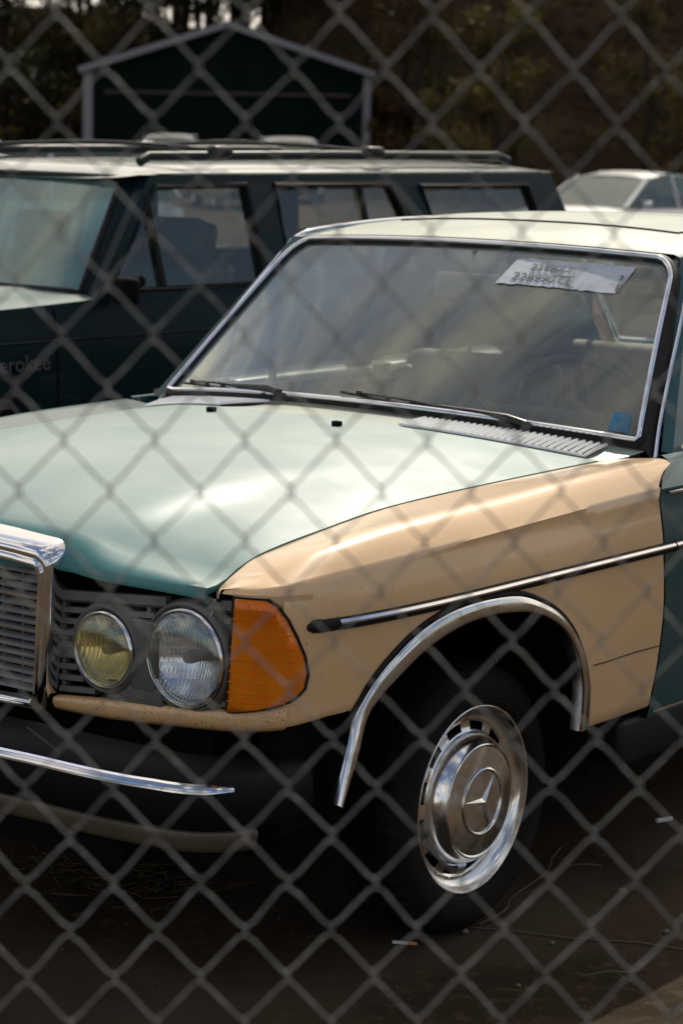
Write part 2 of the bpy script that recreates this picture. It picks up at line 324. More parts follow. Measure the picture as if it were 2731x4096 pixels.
def cr1(tab):                                                   # smooth (monotone-ish) interpolation of a table
    xs = [p[0] for p in tab]; ys = [p[1] for p in tab]; n = len(xs)
    m = []
    for i in range(n):
        if i == 0: m.append((ys[1]-ys[0])/(xs[1]-xs[0]))
        elif i == n-1: m.append((ys[-1]-ys[-2])/(xs[-1]-xs[-2]))
        else:
            a = (ys[i]-ys[i-1])/(xs[i]-xs[i-1]); b = (ys[i+1]-ys[i])/(xs[i+1]-xs[i]); m.append(0 if a*b <= 0 else 2*a*b/(a+b))
    def f(x):
        if x <= xs[0]: return ys[0]+(x-xs[0])*m[0]
        if x >= xs[-1]: return ys[-1]
        i = max(j for j in range(n-1) if xs[j] <= x); h = xs[i+1]-xs[i]; t = (x-xs[i])/h
        return (2*t**3-3*t*t+1)*ys[i]+(t**3-2*t*t+t)*h*m[i]+(-2*t**3+3*t*t)*ys[i+1]+(t**3-t*t)*h*m[i+1]
    return f
def catmull(P, n):
    P = [Vector(p) for p in P]; out = []
    for i in range(len(P)-1):
        p0 = P[max(i-1, 0)]; p1 = P[i]; p2 = P[i+1]; p3 = P[min(i+2, len(P)-1)]
        for k in range(n):
            t = k/n; out.append(.5*((2*p1)+(-p0+p2)*t+(2*p0-5*p1+4*p2-p3)*t*t+(-p0+3*p1-3*p2+p3)*t**3))
    out.append(P[-1]); return out

# ================================================================== SETTING
g = MB(); n = 60
def gz(x, y): return 0.0
def drop(D): return 0 if D < 10 else (-.45*min(1, (D-10)/28))
def P3(D, lat, z=0): p = CAM+FWD*D+RGT*lat; return Vector((p.x, p.y, z))
g.grid([[P3(D, lat, drop(D)) for lat in (-500, -120, -30, -8, 0, 8, 30, 120, 500)] for D in (-400, -60, -10, 0, 5, 10, 14, 20, 28, 38, 60, 120, 300, 600)])
o = g.build('ground', 'ground', smooth=60); tag(o, kind='structure')
# wooded bank behind the yard, rising to the right of the barn
def P3(D, lat, z=0): p = CAM+FWD*D+RGT*lat; return Vector((p.x, p.y, z))
rows = []
for i in range(46):
    D = 62+i*3.2; row = []
    for j in range(70):
        lat = -75+j*2.2
        start = 92+18*min(1, max(0, (-lat-2)/8))-22*min(1, max(0, (lat-1.5)/3.5))
        hgt = 6.4+17*min(1, max(0, (lat+4)/12))
        t = max(0, D-start); z = min(hgt, t*.80)+ .25*math.sin(lat*.9+D*.4)*min(1, t/4)+ (.6*math.sin(lat*.31)+.5*math.sin(D*.23+lat*.11))*min(1, t/9)-.02
        z -= .45
        if t <= 0: z = -.75
        row.append(P3(D, lat, z))
    rows.append(row)
o = MB().grid(rows).build('hill', 'hill', smooth=60); tag(o, kind='structure')
HILLROWS = rows
def hill_z(D, lat):
    i = (D-62)/3.2; j = (lat+75)/2.2; i0 = max(0, min(44, int(i))); j0 = max(0, min(68, int(j)))
    return HILLROWS[i0][j0].z

# ================================================================== OLD SALOON (x = its left, y = rearwards, front axle at y=0)
car = empty('sedan', (0, 1.3, 0), label='old teal saloon car with a beige replacement front fender, parked behind the fence', cat='car')
CARM = Matrix.Translation((0, -1.3, 0))
def part(mb, name, mats, parent=None, smooth=35, **k):
    """parts are modelled in axle coordinates; shift them into the car's own frame"""
    if parent is None: parent = car
    mb.xf(CARM); o = mb.build(name, mats, parent, smooth)
    for a, b in k.items(): o[a] = b
    return o
PLAN = [(0, -.735), (.15, -.730), (.30, -.722), (.45, -.717), (.60, -.710), (.68, -.706), (.74, -.700), (.78, -.688), (.81, -.668), (.832, -.635), (.848, -.59), (.860, -.54), (.868, -.50), (.878, -.42), (.885, -.32), (.889, -.2), (.890, 0), (.890, .6), (.890, 1.6), (.888, 2.6), (.875, 3.2), (.845, 3.6), (.79, 3.82), (.70, 3.86)]
PL = catmull([(x, y, 0) for x, y in PLAN], 8)
def plan_at_y(y):
    for a, b in zip(PL, PL[1:]):
        if a.x > .74 and min(a.y, b.y) <= y <= max(a.y, b.y) and b.y > a.y:
            t = (y-a.y)/(b.y-a.y); return a.lerp(b, t)
    return Vector((.89, y, 0))
def plan_at_x(x):
    for a, b in zip(PL, PL[1:]):
        if a.x <= x <= b.x and a.y < -.6: return a.lerp(b, (x-a.x)/(b.x-a.x))
def plan_n(p):
    k = min(range(len(PL)), key=lambda i: (PL[i]-Vector((p.x, p.y, 0))).length_squared)
    a = PL[max(k-1, 0)]; b = PL[min(k+1, len(PL)-1)]; t = (b-a).normalized(); return Vector((t.y, -t.x, 0))
SECD = cr1([(.20, -.075), (.30, -.040), (.36, -.028), (.42, -.020), (.50, -.011), (.60, -.004), (.68, 0), (.76, 0), (.80, -.004), (.825, -.0085), (.85, -.0125), (.88, -.0135)])
GAP = [(.705, -.70, .800), (.690, -.682, .806), (.668, -.652, .806), (.662, -.60, .826), (.662, -.53, .848), (.668, -.34, .875), (.673, -.165, .894), (.678, .006, .902), (.684, .201, .908), (.690, .45, .913), (.692, .614, .915), (.70, .70, .915)]
GP = catmull(GAP, 8)
def gap_at(y):
    for a, b in zip(GP, GP[1:]):
        if a.y <= y <= b.y and b.y > a.y: return a.lerp(b, (y-a.y)/(b.y-a.y))
    return GP[0].copy() if y < GP[0].y else GP[-1].copy()
ZC = cr1([(-.70, .812), (-.62, .829), (-.5, .841), (-.3, .850), (.0, .861), (.25, .869), (.46, .875), (.7, .879), (2.6, .875), (3.9, .85)])
ZA = cr1([(-.70, .812), (-.62, .848), (-.5, .878), (-.3, .895), (.1, .908), (.34, .919), (.6, .925), (.8, .927), (2.6, .925), (3.9, .90)])
ARCH = [(-.512, .551), (-.474, .604), (-.42, .654), (-.339, .70), (-.247, .725), (-.151, .733), (-.043, .730), (.032, .717), (.13, .678), (.202, .626), (.256, .562), (.292, .489), (.307, .395)]
archf = cr1(ARCH)
def mir(mb, s):
    if s < 0: mb.v = [(-x, y, z) for x, y, z in mb.v]
    return mb
def upper_pts(p, nrm, y, G, k=1.0):
    """points above the crease: from the side over the shoulder to G"""
    zc = ZC(y); za = ZA(y); base = Vector((p.x, p.y, 0))
    dist = (Vector((G.x, G.y, 0))-base).length; A = min(.068, dist*.45)
    inw = (Vector((G.x, G.y, 0))-base).normalized() if dist > 1e-4 else -nrm
    inw = (-nrm).lerp(inw, .5).normalized()
    P0 = base-nrm*(.0108 if y > -.10 else .0108+.0027*min(1, (-.10-y)/.4)); P0.z = zc
    P1 = base+inw*(A*.5+.006); P1.z = lerp(zc, za, .62)
    P2 = base+inw*(A+.006); P2.z = za
    G_ = Vector(G)
    P3_ = P2.lerp(G_, .5); P3_.z = lerp(za, G_.z, .35)+.0
    return catmull([P0, P1, P2, P3_, G_], 4)
def fender_mesh(bot_fn, cols, mats=0):
    rows = []
    for (p, yk, G, zb, ztop) in cols:
        nrm = plan_n(p); row = []
        b = Vector((p.x, p.y, 0))+nrm*SECD(zb)
        row.append(b-nrm*.022+Vector((0, 0, zb+.004))); row.append(b-nrm*.004+Vector((0, 0, zb)))
        zs = [lerp(zb, ztop, t) for t in (0.012, .06, .14, .22, .3, .4, .5, .6, .7, .8, .88, .95)]
        for z in zs: row.append(Vector((p.x, p.y, 0))+nrm*SECD(z)+Vector((0, 0, z)))
        up = upper_pts(p, nrm, yk, G)
        row += up
        row.append(up[-1]+Vector((-.001, 0, -.012)))
        rows.append(row)
    return rows
# the rearward edge of the fender leans back at the shoulder
def rear_shift(z): return itp([(.36, -.02), (.47, -.005), (.60, .0), (.76, -.02), (.86, -.024), (.885, -.02), (.905, .03), (.918, .095), (.93, .1)], z)
cols = []
fx = [.712, .726, .7405, .752, .765, .778, .790, .801, .811, .820]
for i, x in enumerate(fx):
    p = plan_at_x(x); t = i/(len(fx)-1); G = gap_at(lerp(-.6985, -.640, t**.8)); cols.append((p, -.70+.05*t, G, .800, .806))
# columns above the lamp start at z .80; from the corner on they run down to the sill edge
corner_cols = len(cols)
F = []
for (p, yk, G, zb, zt) in cols: F.append((p, yk, G, zb, zt))
ys = [-.655, -.645, -.63, -.61, -.585, -.56, -.535, -.520]
for i, y in enumerate(ys):
    p = plan_at_y(y); G = gap_at(lerp(-.640, -.50, (i+1)/len(ys))); F.append((p, y, G, itp([(-.66, .56), (-.56, .572), (-.5, .575)], y), ZC(y)))
for y in [-.5125]+[-.50+.0*0, -.49, -.474, -.45, -.42, -.38, -.339, -.30, -.247, -.20, -.151, -.10, -.043, 0, .032, .08, .13, .17, .202, .232, .256, .276, .292, .301, .307, .312, .33, .38, .44, .50, .55, .585]:
    p = plan_at_y(y); yy = lerp(-.5, y, 1) if y > -.5 else y
    G = gap_at(y if y > -.40 else lerp(-.50, -.40, (y+.52)/.12)); zb = archf(y)+.004 if -.5125 <= y <= .307 else .387
    if y == -.5125: zb = .575
    F.append((p, y, G, zb, ZC(y)))
# lamp columns first: body strip over the lamp only
rows = fender_mesh(None, F[corner_cols:])
rows_lamp = fender_mesh(None, F[:corner_cols])
for k, r in enumerate(rows[-4:]):
    for q in r:
        q.y += rear_shift(q.z)*[.1, .3, .65, 1.0][k]
def build_fender(s, m):
    b = MB(); b.grid([list(map(Vector, r)) for r in rows])
    b.grid([[Vector(q) for q in r[11:]] for r in rows_lamp]+[[Vector(q) for q in rows[0][11:]]])
    # panel under the lamps: from the grille to the corner
    lip = []
    for x, zb, zt in [(.305, .528, .552), (.38, .528, .559), (.45, .530, .566), (.53, .535, .571), (.607, .541, .577), (.66, .545, .581), (.708, .549, .585), (.74, .552, .589), (.77, .555, .593), (.79, .557, .597), (.81, .559, .60), (.825, .56, .604)]:
        p = plan_at_x(x); nn = plan_n(p); q = Vector((p.x, p.y, 0))
        lip.append([q-nn*.03+Vector((0, 0, zb-.001)), q-nn*.012+Vector((0, 0, zb-.003)), q-nn*.004+Vector((0, 0, zb+.004)), q+Vector((0, 0, zb+.012)), q+Vector((0, 0, zt-.004)), q-nn*.004+Vector((0, 0, zt)), q-nn*.02+Vector((0, 0, zt+.001))])
    b2 = MB(); b2.grid(lip)
    # skin behind the lamp up to its top edge
    sk = []
    for x in [.825, .8285, .832]:
        p = plan_at_x(x) if x < .832 else plan_at_y(-.64)
        sk.append([Vector((p.x, p.y, z))+plan_n(p)*(-.004) for z in (.56, .62, .68, .74, .80)])
    skx = [plan_at_x(x) for x in (.738, .76, .78, .80, .815, .828)]+[plan_at_y(y) for y in (-.635, -.615, -.60)]
    b.grid([[Vector((p.x, p.y, z))-plan_n(p)*(.006 if z < .80 else .002) for z in (.585, .65, .72, .78, .808)] for p in skx])
    mir(b, s); mir(b2, s)
    f = part(b, 'front_fender', m, smooth=50)
    part(b2, 'lamp_sill', 'lip' if s > 0 else 'teal_side', parent=f, smooth=50)
    return f
fl = build_fender(1, 'beige'); fl['label'] = 'beige replacement fender'
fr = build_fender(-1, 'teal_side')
# seam across the lower rear of the beige fender (replaced section)
sb = MB(); pts = [Vector((.89+SECD(.528)+.0006, y, .528+.001*math.sin(y*30))) for y in (.309, .36, .42, .48, .54, .576)]
sb.tube(pts, .0016, 5); part(sb, 'repair_seam', 'twig', parent=fl)

# ---- hood
CEN = cr1([(-.705, .834), (-.69, .856), (-.66, .872), (-.5, .913), (-.3, .944), (-.1, .962), (.1, .972), (.3, .980), (.45, .981), (.62, .975)])
GZ = cr1([(-.705, .800), (-.69, .808), (-.65, .808), (-.60, .826), (-.53, .848), (-.34, .875), (-.165, .894), (0, .902), (.2, .908), (.45, .913), (.62, .915)])
def hood_z(x, y):
    xg = .675+.02*min(1, max(0, (y+.3)/.9)); u = min(1, abs(x)/xg); g0 = GZ(y); c0 = CEN(y)-g0
    soft = 1-u**2.3
    e = .355+ (y+.7)*.13
    sstep = 1/(1+math.exp((abs(x)-e)/.026)); hard = .50*sstep+.50*(1-u**2.6)
    k = min(1, max(0, (y+.72)/.85)); k = k*k*(3-2*k)
    return g0+c0*lerp(hard, soft, k)
hood = []
hx = [i/28 for i in range(-28, 29)]
def hood_edge_y(u):                                             # front edge follows the lamps; rear edge curves forward of the screen
    return
FY = cr1([(0, -.722), (.3, -.715), (.6, -.704), (.69, -.694), (.71, -.68)])
RYf = lambda x: .385+.225*(abs(x)/.69)**2.0
for i in range(41):
    t = i/40; row = []
    for u in hx:
        xw = .664 if t < .06 else None
        # half width from the gap
        y_guess = lerp(-.70, .55, t); G = gap_at(max(-.66, y_guess+.02*abs(u)))
        hw = G.x-.0035 if y_guess > -.64 else min(.690, G.x-.003)
        x = u*hw; yf = FY(abs(x))+.006; yr = RYf(x)
        y = lerp(yf, yr, t); row.append(Vector((x, y, hood_z(x, y))))
    hood.append(row)
front = hood[0]
lip1 = [Vector((p.x, p.y-.006, p.z-.010)) for p in front]; lip2 = [Vector((p.x, p.y-.006, min(p.z-.02, .80) if abs(p.x) > .3 else p.z-.03)) for p in front]; lip3 = [Vector((p.x, p.y+.02, q.z-.002)) for p, q in zip(front, lip2)]
hood = [lip3, lip2, lip1]+hood
for r in hood:
    a = r[0].copy(); b = r[-1].copy(); a.z -= .012; b.z -= .012; r.insert(0, a); r.append(b)
rr = [Vector((p.x, p.y, p.z-.012)) for p in hood[-1]]; hood.append(rr)
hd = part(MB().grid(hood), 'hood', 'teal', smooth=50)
for s in (-1, 1):
    b = MB(); c = (s*.187, .305, hood_z(.187, .305)); b.box((c[0], c[1], c[2]+.005), (.022, .016, .012), bev=.003); b.box((c[0], c[1]-.009, c[2]+.007), (.008, .004, .005))
    part(b, 'washer_nozzle', 'black', parent=hd)
# black gaps along the hood
for s in (-1, 1):
    b = MB(); b.tube([(s*(p.x-.001), p.y, p.z-.008) for p in GP[::3]], .0045, 6); part(b, 'hood_seal', 'rubber', smooth=60)
# ---- cowl between hood and windscreen
WB = lambda x: (.587+.157*(abs(x)/.72)**2, .988-.045*(abs(x)/.72)**2)      # base of the screen: y, z
WT = lambda x: (1.086+.034*(abs(x)/.58)**2, 1.357-.017*(abs(x)/.58)**2)
rows_c = []
for i in range(11):
    t = i/10; row = []
    for j in range(49):
        u = -1+j/24; x0 = u*.69; ya = RYf(x0)+.004; za = hood_z(x0, ya)-.001
        x1 = u*.735; yb, zb = WB(min(.72, abs(x1))); yb -= .006; zb -= .013
        row.append(Vector((lerp(x0, x1, t), lerp(ya, yb, t), lerp(za, zb, t)-.004*math.sin(PI*t))))
    rows_c.append(row)
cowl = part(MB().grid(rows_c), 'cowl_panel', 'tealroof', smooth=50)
def cowl_pt(u, t):                                              # u in -1..1, t 0 hood .. 1 screen
    x0 = u*.69; ya = RYf(x0)+.004; za = hood_z(x0, ya)-.001; x1 = u*.735; yb, zb = WB(min(.72, abs(x1))); zb -= .013; yb -= .006
    return Vector((lerp(x0, x1, t), lerp(ya, yb, t), lerp(za, zb, t)-.004*math.sin(PI*t)))
for s in (-1, 1):
    b = MB()
    nsl = 27
    for k in range(nsl+1):                                      # slanted chrome vanes of the air intake
        ua = s*lerp(.40, .955, k/nsl); ub = s*lerp(.325, .90, k/nsl)
        A = cowl_pt(ua, .05); B = cowl_pt(ub, .88)
        for q in (A, B): q.z += .007
        dirv = (B-A).normalized(); sd_ = dirv.cross(Vector((0, 0, 1))).normalized(); pr = [(-.005, -.003), (-.002, .003), (.002, .004), (.005, -.002), (0, -.004)]
        b.sweep([A, A.lerp(B, .5)+Vector((0, 0, .0015)), B], [(sd_, Vector((0, 0, 1)))]*3, pr)
    edge1 = [cowl_pt(s*lerp(.39, .96, k/12), .03)+Vector((0, 0, .005)) for k in range(13)]
    b.tube(edge1, .0035, 6)
    part(b, 'air_intake', 'vane', smooth=60)
    b = MB(); gridp = [[cowl_pt(s*lerp(.395, .96, k/12), .04)+Vector((0, 0, .003)), cowl_pt(s*lerp(.32, .905, k/12), .81)+Vector((0, 0, .003))] for k in range(13)]
    b.grid(gridp); part(b, 'intake_backing', 'blackplastic', parent=cowl)

# ---- windscreen
def ws_pt(u, t, off=0.0):                                       # u -1..1, t 0 base .. 1 top
    a = Vector((u*.72, *WB(u*.72))); c = Vector((u*.58, *WT(u*.58))); p = a.lerp(c, t); p.y -= .012*math.sin(PI*t)*(1-u*u*.5)
    return p+WN*off
WN = Vector((0, -.725, .688))
b = MB(); b.grid([[ws_pt(-1+j/20, t/12) for j in range(41)] for t in range(13)])
ws = part(b, 'windshield', 'glass', smooth=80)
def loop_ws(ins, n=20, off=0.0):
    cs = []; r = .05
    a = 1-ins/.72; t0 = ins/.55; t1 = 1-ins/.55
    for i in range(n+1): cs.append((lerp(-a+r*1.0, a-r*.15, i/n), t0))
    for i in range(1, 5): cs.append((a-r*.15*(1-i/4), t0+.01*i/4))
    for i in range(n+1): cs.append((a, lerp(t0+.02, t1-.13, i/n)))
    for i in range(1, 9):
        th = i/9*PI/2; cs.append((a-.085*(1-math.cos(th)), t1-.13*(1-math.sin(th))))
    for i in range(n+1): cs.append((lerp(a-.085, -a+.085, i/n), t1))
    for i in range(1, 9):
        th = i/9*PI/2; cs.append((-a+.085*(1-math.sin(th)), t1-.13*(1-math.cos(th))))
    for i in range(n+1): cs.append((-a, lerp(t1-.13, t0+.02, i/n)))
    for i in range(1, 5): cs.append((-a+r*.15*i/4, t0+.01*(1-i/4)))
    return [ws_pt(u, t, off) for u, t in cs]
def ring_ws(ins, w, h, name, m, off):
    P = loop_ws(ins, off=off); P = [p for i, p in enumerate(P) if (p-P[i-1]).length > .004]
    b = MB(); fr_ = []
    for i in range(len(P)):
        t = (P[(i+1) % len(P)]-P[i-1]).normalized(); A = t.cross(WN).normalized(); fr_.append((A, WN))
    pr = [(w*math.cos(a), h*math.sin(a)) for a in [k*PI/4 for k in range(8)]]
    b.sweep(P, fr_, pr, closed=True); return part(b, name, m, smooth=60)
ring_ws(.002, .0135, .007, 'windshield_rubber', 'rubber', .002)
ring_ws(.004, .0068, .006, 'windshield_trim', 'chrome', .010)
# black frit band under the top trim
b = MB(); b.grid([[ws_pt(u*.93, t, -.003) for u in [(-1+k/12) for k in range(25)]] for t in (.955, .985)]); part(b, 'screen_shade_band', 'black', parent=ws)
# paper sheet stuck inside the top of the screen
def inv_ws(p):                                                  # nearest (u,t) for a world point on the screen
    t = (p[2]-.955)/(1.345-.955); 
    for _ in range(12):
        q = ws_pt(p[0]/lerp(.72, .58, t), t); t += (p[2]-q.z)/.39*.8
    return p[0]/lerp(.72, .58, t), t
c4 = [inv_ws(c) for c in [(.160, 1.055, 1.269), (.480, 1.043, 1.257), (.492, 1.099, 1.318), (.172, 1.107, 1.327)]]
b = MB(); R_ = []
random.seed(3)
for i in range(9):
    row = []
    for j in range(27):
        a = j/26; c = i/8
        u = lerp(lerp(c4[0][0], c4[1][0], a), lerp(c4[3][0], c4[2][0], a), c); t = lerp(lerp(c4[0][1], c4[1][1], a), lerp(c4[3][1], c4[2][1], a), c)
        if i in (0, 8): t += random.uniform(-.006, .006)*(1 if i == 8 else .7)
        row.append(ws_pt(u, t, .003+random.uniform(0, .0005)))
    R_.append(row)
b.grid(R_)
def ws_frame(u, t, off):                                        # matrix placing flat text on the glass
    o = ws_pt(u, t, off); X = (ws_pt(u+.02, t)-ws_pt(u-.02, t)).normalized(); Y = (ws_pt(u, t+.02)-ws_pt(u, t-.02)).normalized(); Y = (Y-X*X.dot(Y)).normalized(); Z = X.cross(Y)
    return Matrix(((X.x, Y.x, Z.x, o.x), (X.y, Y.y, Z.y, o.y), (X.z, Y.z, Z.z, o.z), (0, 0, 0, 1)))
ua, ta = c4[0]; ub, tb = c4[2]
b.text('228990TT', .040, ws_frame(lerp(ua, ub, .10), lerp(ta, tb, .16), .0052), 1)
b.text('22990U/', .034, ws_frame(lerp(ua, ub, .20), lerp(ta, tb, .56), .0052), 2)
b.text('E', .030, ws_frame(lerp(ua, ub, .90), lerp(ta, tb, .12), .0052) , 1, bold=.001)
b.text('3', .022, ws_frame(lerp(ua, ub, .90), lerp(ta, tb, .50), .0052) , 1, bold=.0006)
part(b, 'paper_sticker', ['foil', 'ink', 'ink'], parent=ws, smooth=30)
M['foil2'] = M['foil']
# small blue square with a three pointed star in a ring
c4 = [inv_ws(c) for c in [(.640, .769, .969), (.682, .763, .963), (.671, .80, 1.003), (.632, .804, 1.007)]]
b = MB(); b.grid([[ws_pt(lerp(lerp(c4[0][0], c4[1][0], a), lerp(c4[3][0], c4[2][0], a), c), lerp(lerp(c4[0][1], c4[1][1], a), lerp(c4[3][1], c4[2][1], a), c), .0028) for a in (0, .5, 1)] for c in (0, .5, 1)])
cu = (c4[0][0]+c4[2][0])/2; ct = lerp(c4[0][1], c4[2][1], .70); fm = ws_frame(cu, ct, .0034)
b.tube([fm @ Vector((.009*math.cos(a), .009*math.sin(a), 0)) for a in [k*PI/12 for k in range(24)]], .0005, 4, mi=1, closed=True)
for k in range(3):
    a = PI/2+k*2*PI/3; tip = Vector((math.cos(a), math.sin(a), 0))*.0088; sdv = Vector((-math.sin(a), math.cos(a), 0))*.0013
    b.add([fm @ sdv, fm @ tip, fm @ (-sdv), fm @ Vector((0, 0, .0006))], [(0, 1, 3), (1, 2, 3)], 1)
for k, (w, y) in enumerate([(.026, -.014), (.022, -.019), (.024, -.024), (.018, -.029)]):
    b.box(fm @ Vector((0, y, .0002)), (w, .0004, .0014), mi=1)
part(b, 'service_sticker', ['blue', 'paleblue'], parent=ws, smooth=0)

# ---- wipers
def wiper(piv, tip, name='wiper'):
    P0 = Vector(piv); P1 = Vector(tip); b = MB()
    b.lathe([(0, .018), (.009, .017), (.012, .010), (.012, -.012)], P0, 'Z', n=16)
    mid = P0.lerp(P1, .45)+Vector((0, -.004, .012))
    b.tube([P0+Vector((0, 0, .010)), P0.lerp(P1, .1)+Vector((0, 0, .016)), P0.lerp(P1, .3)+Vector((0, 0, .014)), mid], [.010, .010, .0075, .005], 8)
    b.tube([mid, P0.lerp(P1, .62)+Vector((0, 0, .012))], .004, 6)
    part(b, name+'_arm', 'wiper', smooth=50)
    b = MB(); a0 = P0.lerp(P1, .12); dirv = (P1-a0)
    sp = [a0.lerp(P1, t) for t in [k/10 for k in range(11)]]
    b.tube([p+Vector((0, -.002, .001)) for p in sp], .0035, 6)
    b.tube([a0.lerp(P1, t)+Vector((0, -.003, .006+.007*math.sin(PI*(t-.1)/.8))) for t in [.1+.8*k/10 for k in range(11)]], .0028, 6)
    for t in (.12, .3, .5, .7, .88): b.box(a0.lerp(P1, t)+Vector((0, -.003, .007)), (.012, .008, .012), bev=.002)
    part(b, name+'_blade', 'wiper', smooth=50)
def at_ws(x, t, off): return ws_pt(x/lerp(.72, .58, t), t, off)
wiper((.475, .640, .966), at_ws(-.03, .045, .012))
wiper((-.215, .585, .990), at_ws(-.645, .045, .012))

# ---- lamps
HLc = (.629, -.704, .674); HSc = (.432, -.712, .663)
b = MB()
def panel_y(x): return -.690-.012*(1-(x/.74))
def rib_spans(z):
    cuts = []
    for (c, r) in ((HLc, .106), (HSc, .089)):
        zz = z-itp([(.30, 0), (.74, .04)], c[0]) if False else z
        dz = abs(z-c[2])
        if dz < r: w = math.sqrt(r*r-dz*dz); cuts.append((c[0]-w, c[0]+w))
    cuts.sort(); out = []; x = .303
    for a_, b_ in cuts:
        if a_ > x: out.append((x, a_))
        x = max(x, b_)
    if x < .738: out.append((x, .738))
    return out
PSH = lambda x: itp([(.30, 0), (.74, .036)], x)
for k in range(9):                                              # horizontal ribs, stopping at the lamp housings
    zl = .557+k*.0222; hgt = .023 if k == 8 else .0135
    for (xa, xb) in rib_spans(zl+.018+hgt/2):
        if xb-xa < .006: continue
        A = [Vector((lerp(xa, xb, t), panel_y(lerp(xa, xb, t)), zl+PSH(lerp(xa, xb, t)))) for t in (0, .33, .66, 1)]
        fr_ = [(Vector((0, 0, 1)), Vector((0, -1, 0)))]*4
        b.sweep(A, fr_, [(0, -.012), (0, .0), (hgt*.25, .006), (hgt, .004), (hgt, -.012)])
for xx in (.312, .528, .732): b.box((xx, panel_y(xx)+.006, .657+PSH(xx)), (.010, .014, .195))
part(b, 'lamp_panel', 'greyplastic', smooth=30)
lp = bpy.context.scene.collection.objects[-1]
LAMPPANEL = [o for o in car.children if o.name.startswith('lamp_panel')][0]
b = MB(); b.grid([[Vector((x, -.628, z)) for x in (.29, .45, .6, .742)] for z in (.545, .69, .795)]); b.box((.50, -.655, .552), (.42, .05, .012)); part(b, 'panel_backing', 'black', parent=LAMPPANEL)
def lamp(c, rl, rb, glass, refl, yl):
    cx_, cy_, cz_ = c
    b = MB()                                                    # dark housing ring, a cone widening towards the rear
    b.lathe([(rl+.002, .012), (rl+.004, .0), (rl+.009, -.003), (rl+.014, .001), (rb-.004, .010), (rb, .016), (rb+.001, .05)], c, 'Y', n=56)
    hs = part(b, 'lamp_housing', 'greyplastic', parent=LAMPPANEL, smooth=50)
    b = MB(); b.lathe([(rl-.004, .004), (rl-.0035, -.0055), (rl-.001, -.0085), (rl+.0025, -.006), (rl+.003, .004)], c, 'Y', n=56); rg = part(b, 'lamp_rim', 'chrome_worn', smooth=60)
    b = MB()                                                    # convex lens, a closed solid of revolution
    R = rl-.003; dome = [(R*math.sin(a), -.022*(math.cos(a)**.9)-.001) for a in [k/14*PI/2 for k in range(15)]]
    back = [(R*math.sin(a), -.022*(math.cos(a)**.9)+.006) for a in [k/14*PI/2 for k in range(14, -1, -1)]]
    b.lathe(dome+back, c, 'Y', n=64); part(b, 'lamp_lens', glass, parent=rg, smooth=60)
    b = MB(); bowl = [(.004, .05)]+[(R*(k/10), .05-.044*(k/10)**2) for k in range(1, 11)]+[(R, -.0)]
    b.lathe(bowl, c, 'Y', n=56); part(b, 'lamp_reflector', refl, parent=rg, smooth=60)
    b = MB(); b.lathe([(0, .0), (.010, .002), (.013, .012), (.012, .06)], c, 'Y', n=20); part(b, 'bulb_shield', 'slat', parent=rg)
lamp(HLc, .091, .110, 'headglass', 'reflector', 0)
lamp(HSc, .072, .093, 'fogglass', 'fogreflector', 0)
# bridge between the two lamp housings with its moulded lettering
b = MB(); b.box((.528, -.703, .664), (.06, .016, .135), bev=.004); b.box((.505, -.7035, .585), (.14, .012, .038), bev=.003)
mt = Matrix.Translation((.470, -.7115, .590)) @ Matrix.Rotation(PI/2, 4, 'X')
b.text('MADE IN', .010, Matrix.Translation((.492, -.7102, .5935)) @ Matrix.Rotation(PI/2, 4, 'X'), 1)
b.text('Made in Germany', .0085, Matrix.Translation((.474, -.7102, .581)) @ Matrix.Rotation(PI/2, 4, 'X'), 1)
part(b, 'lamp_bridge', ['greyplastic', 'slat'], parent=LAMPPANEL, smooth=30)
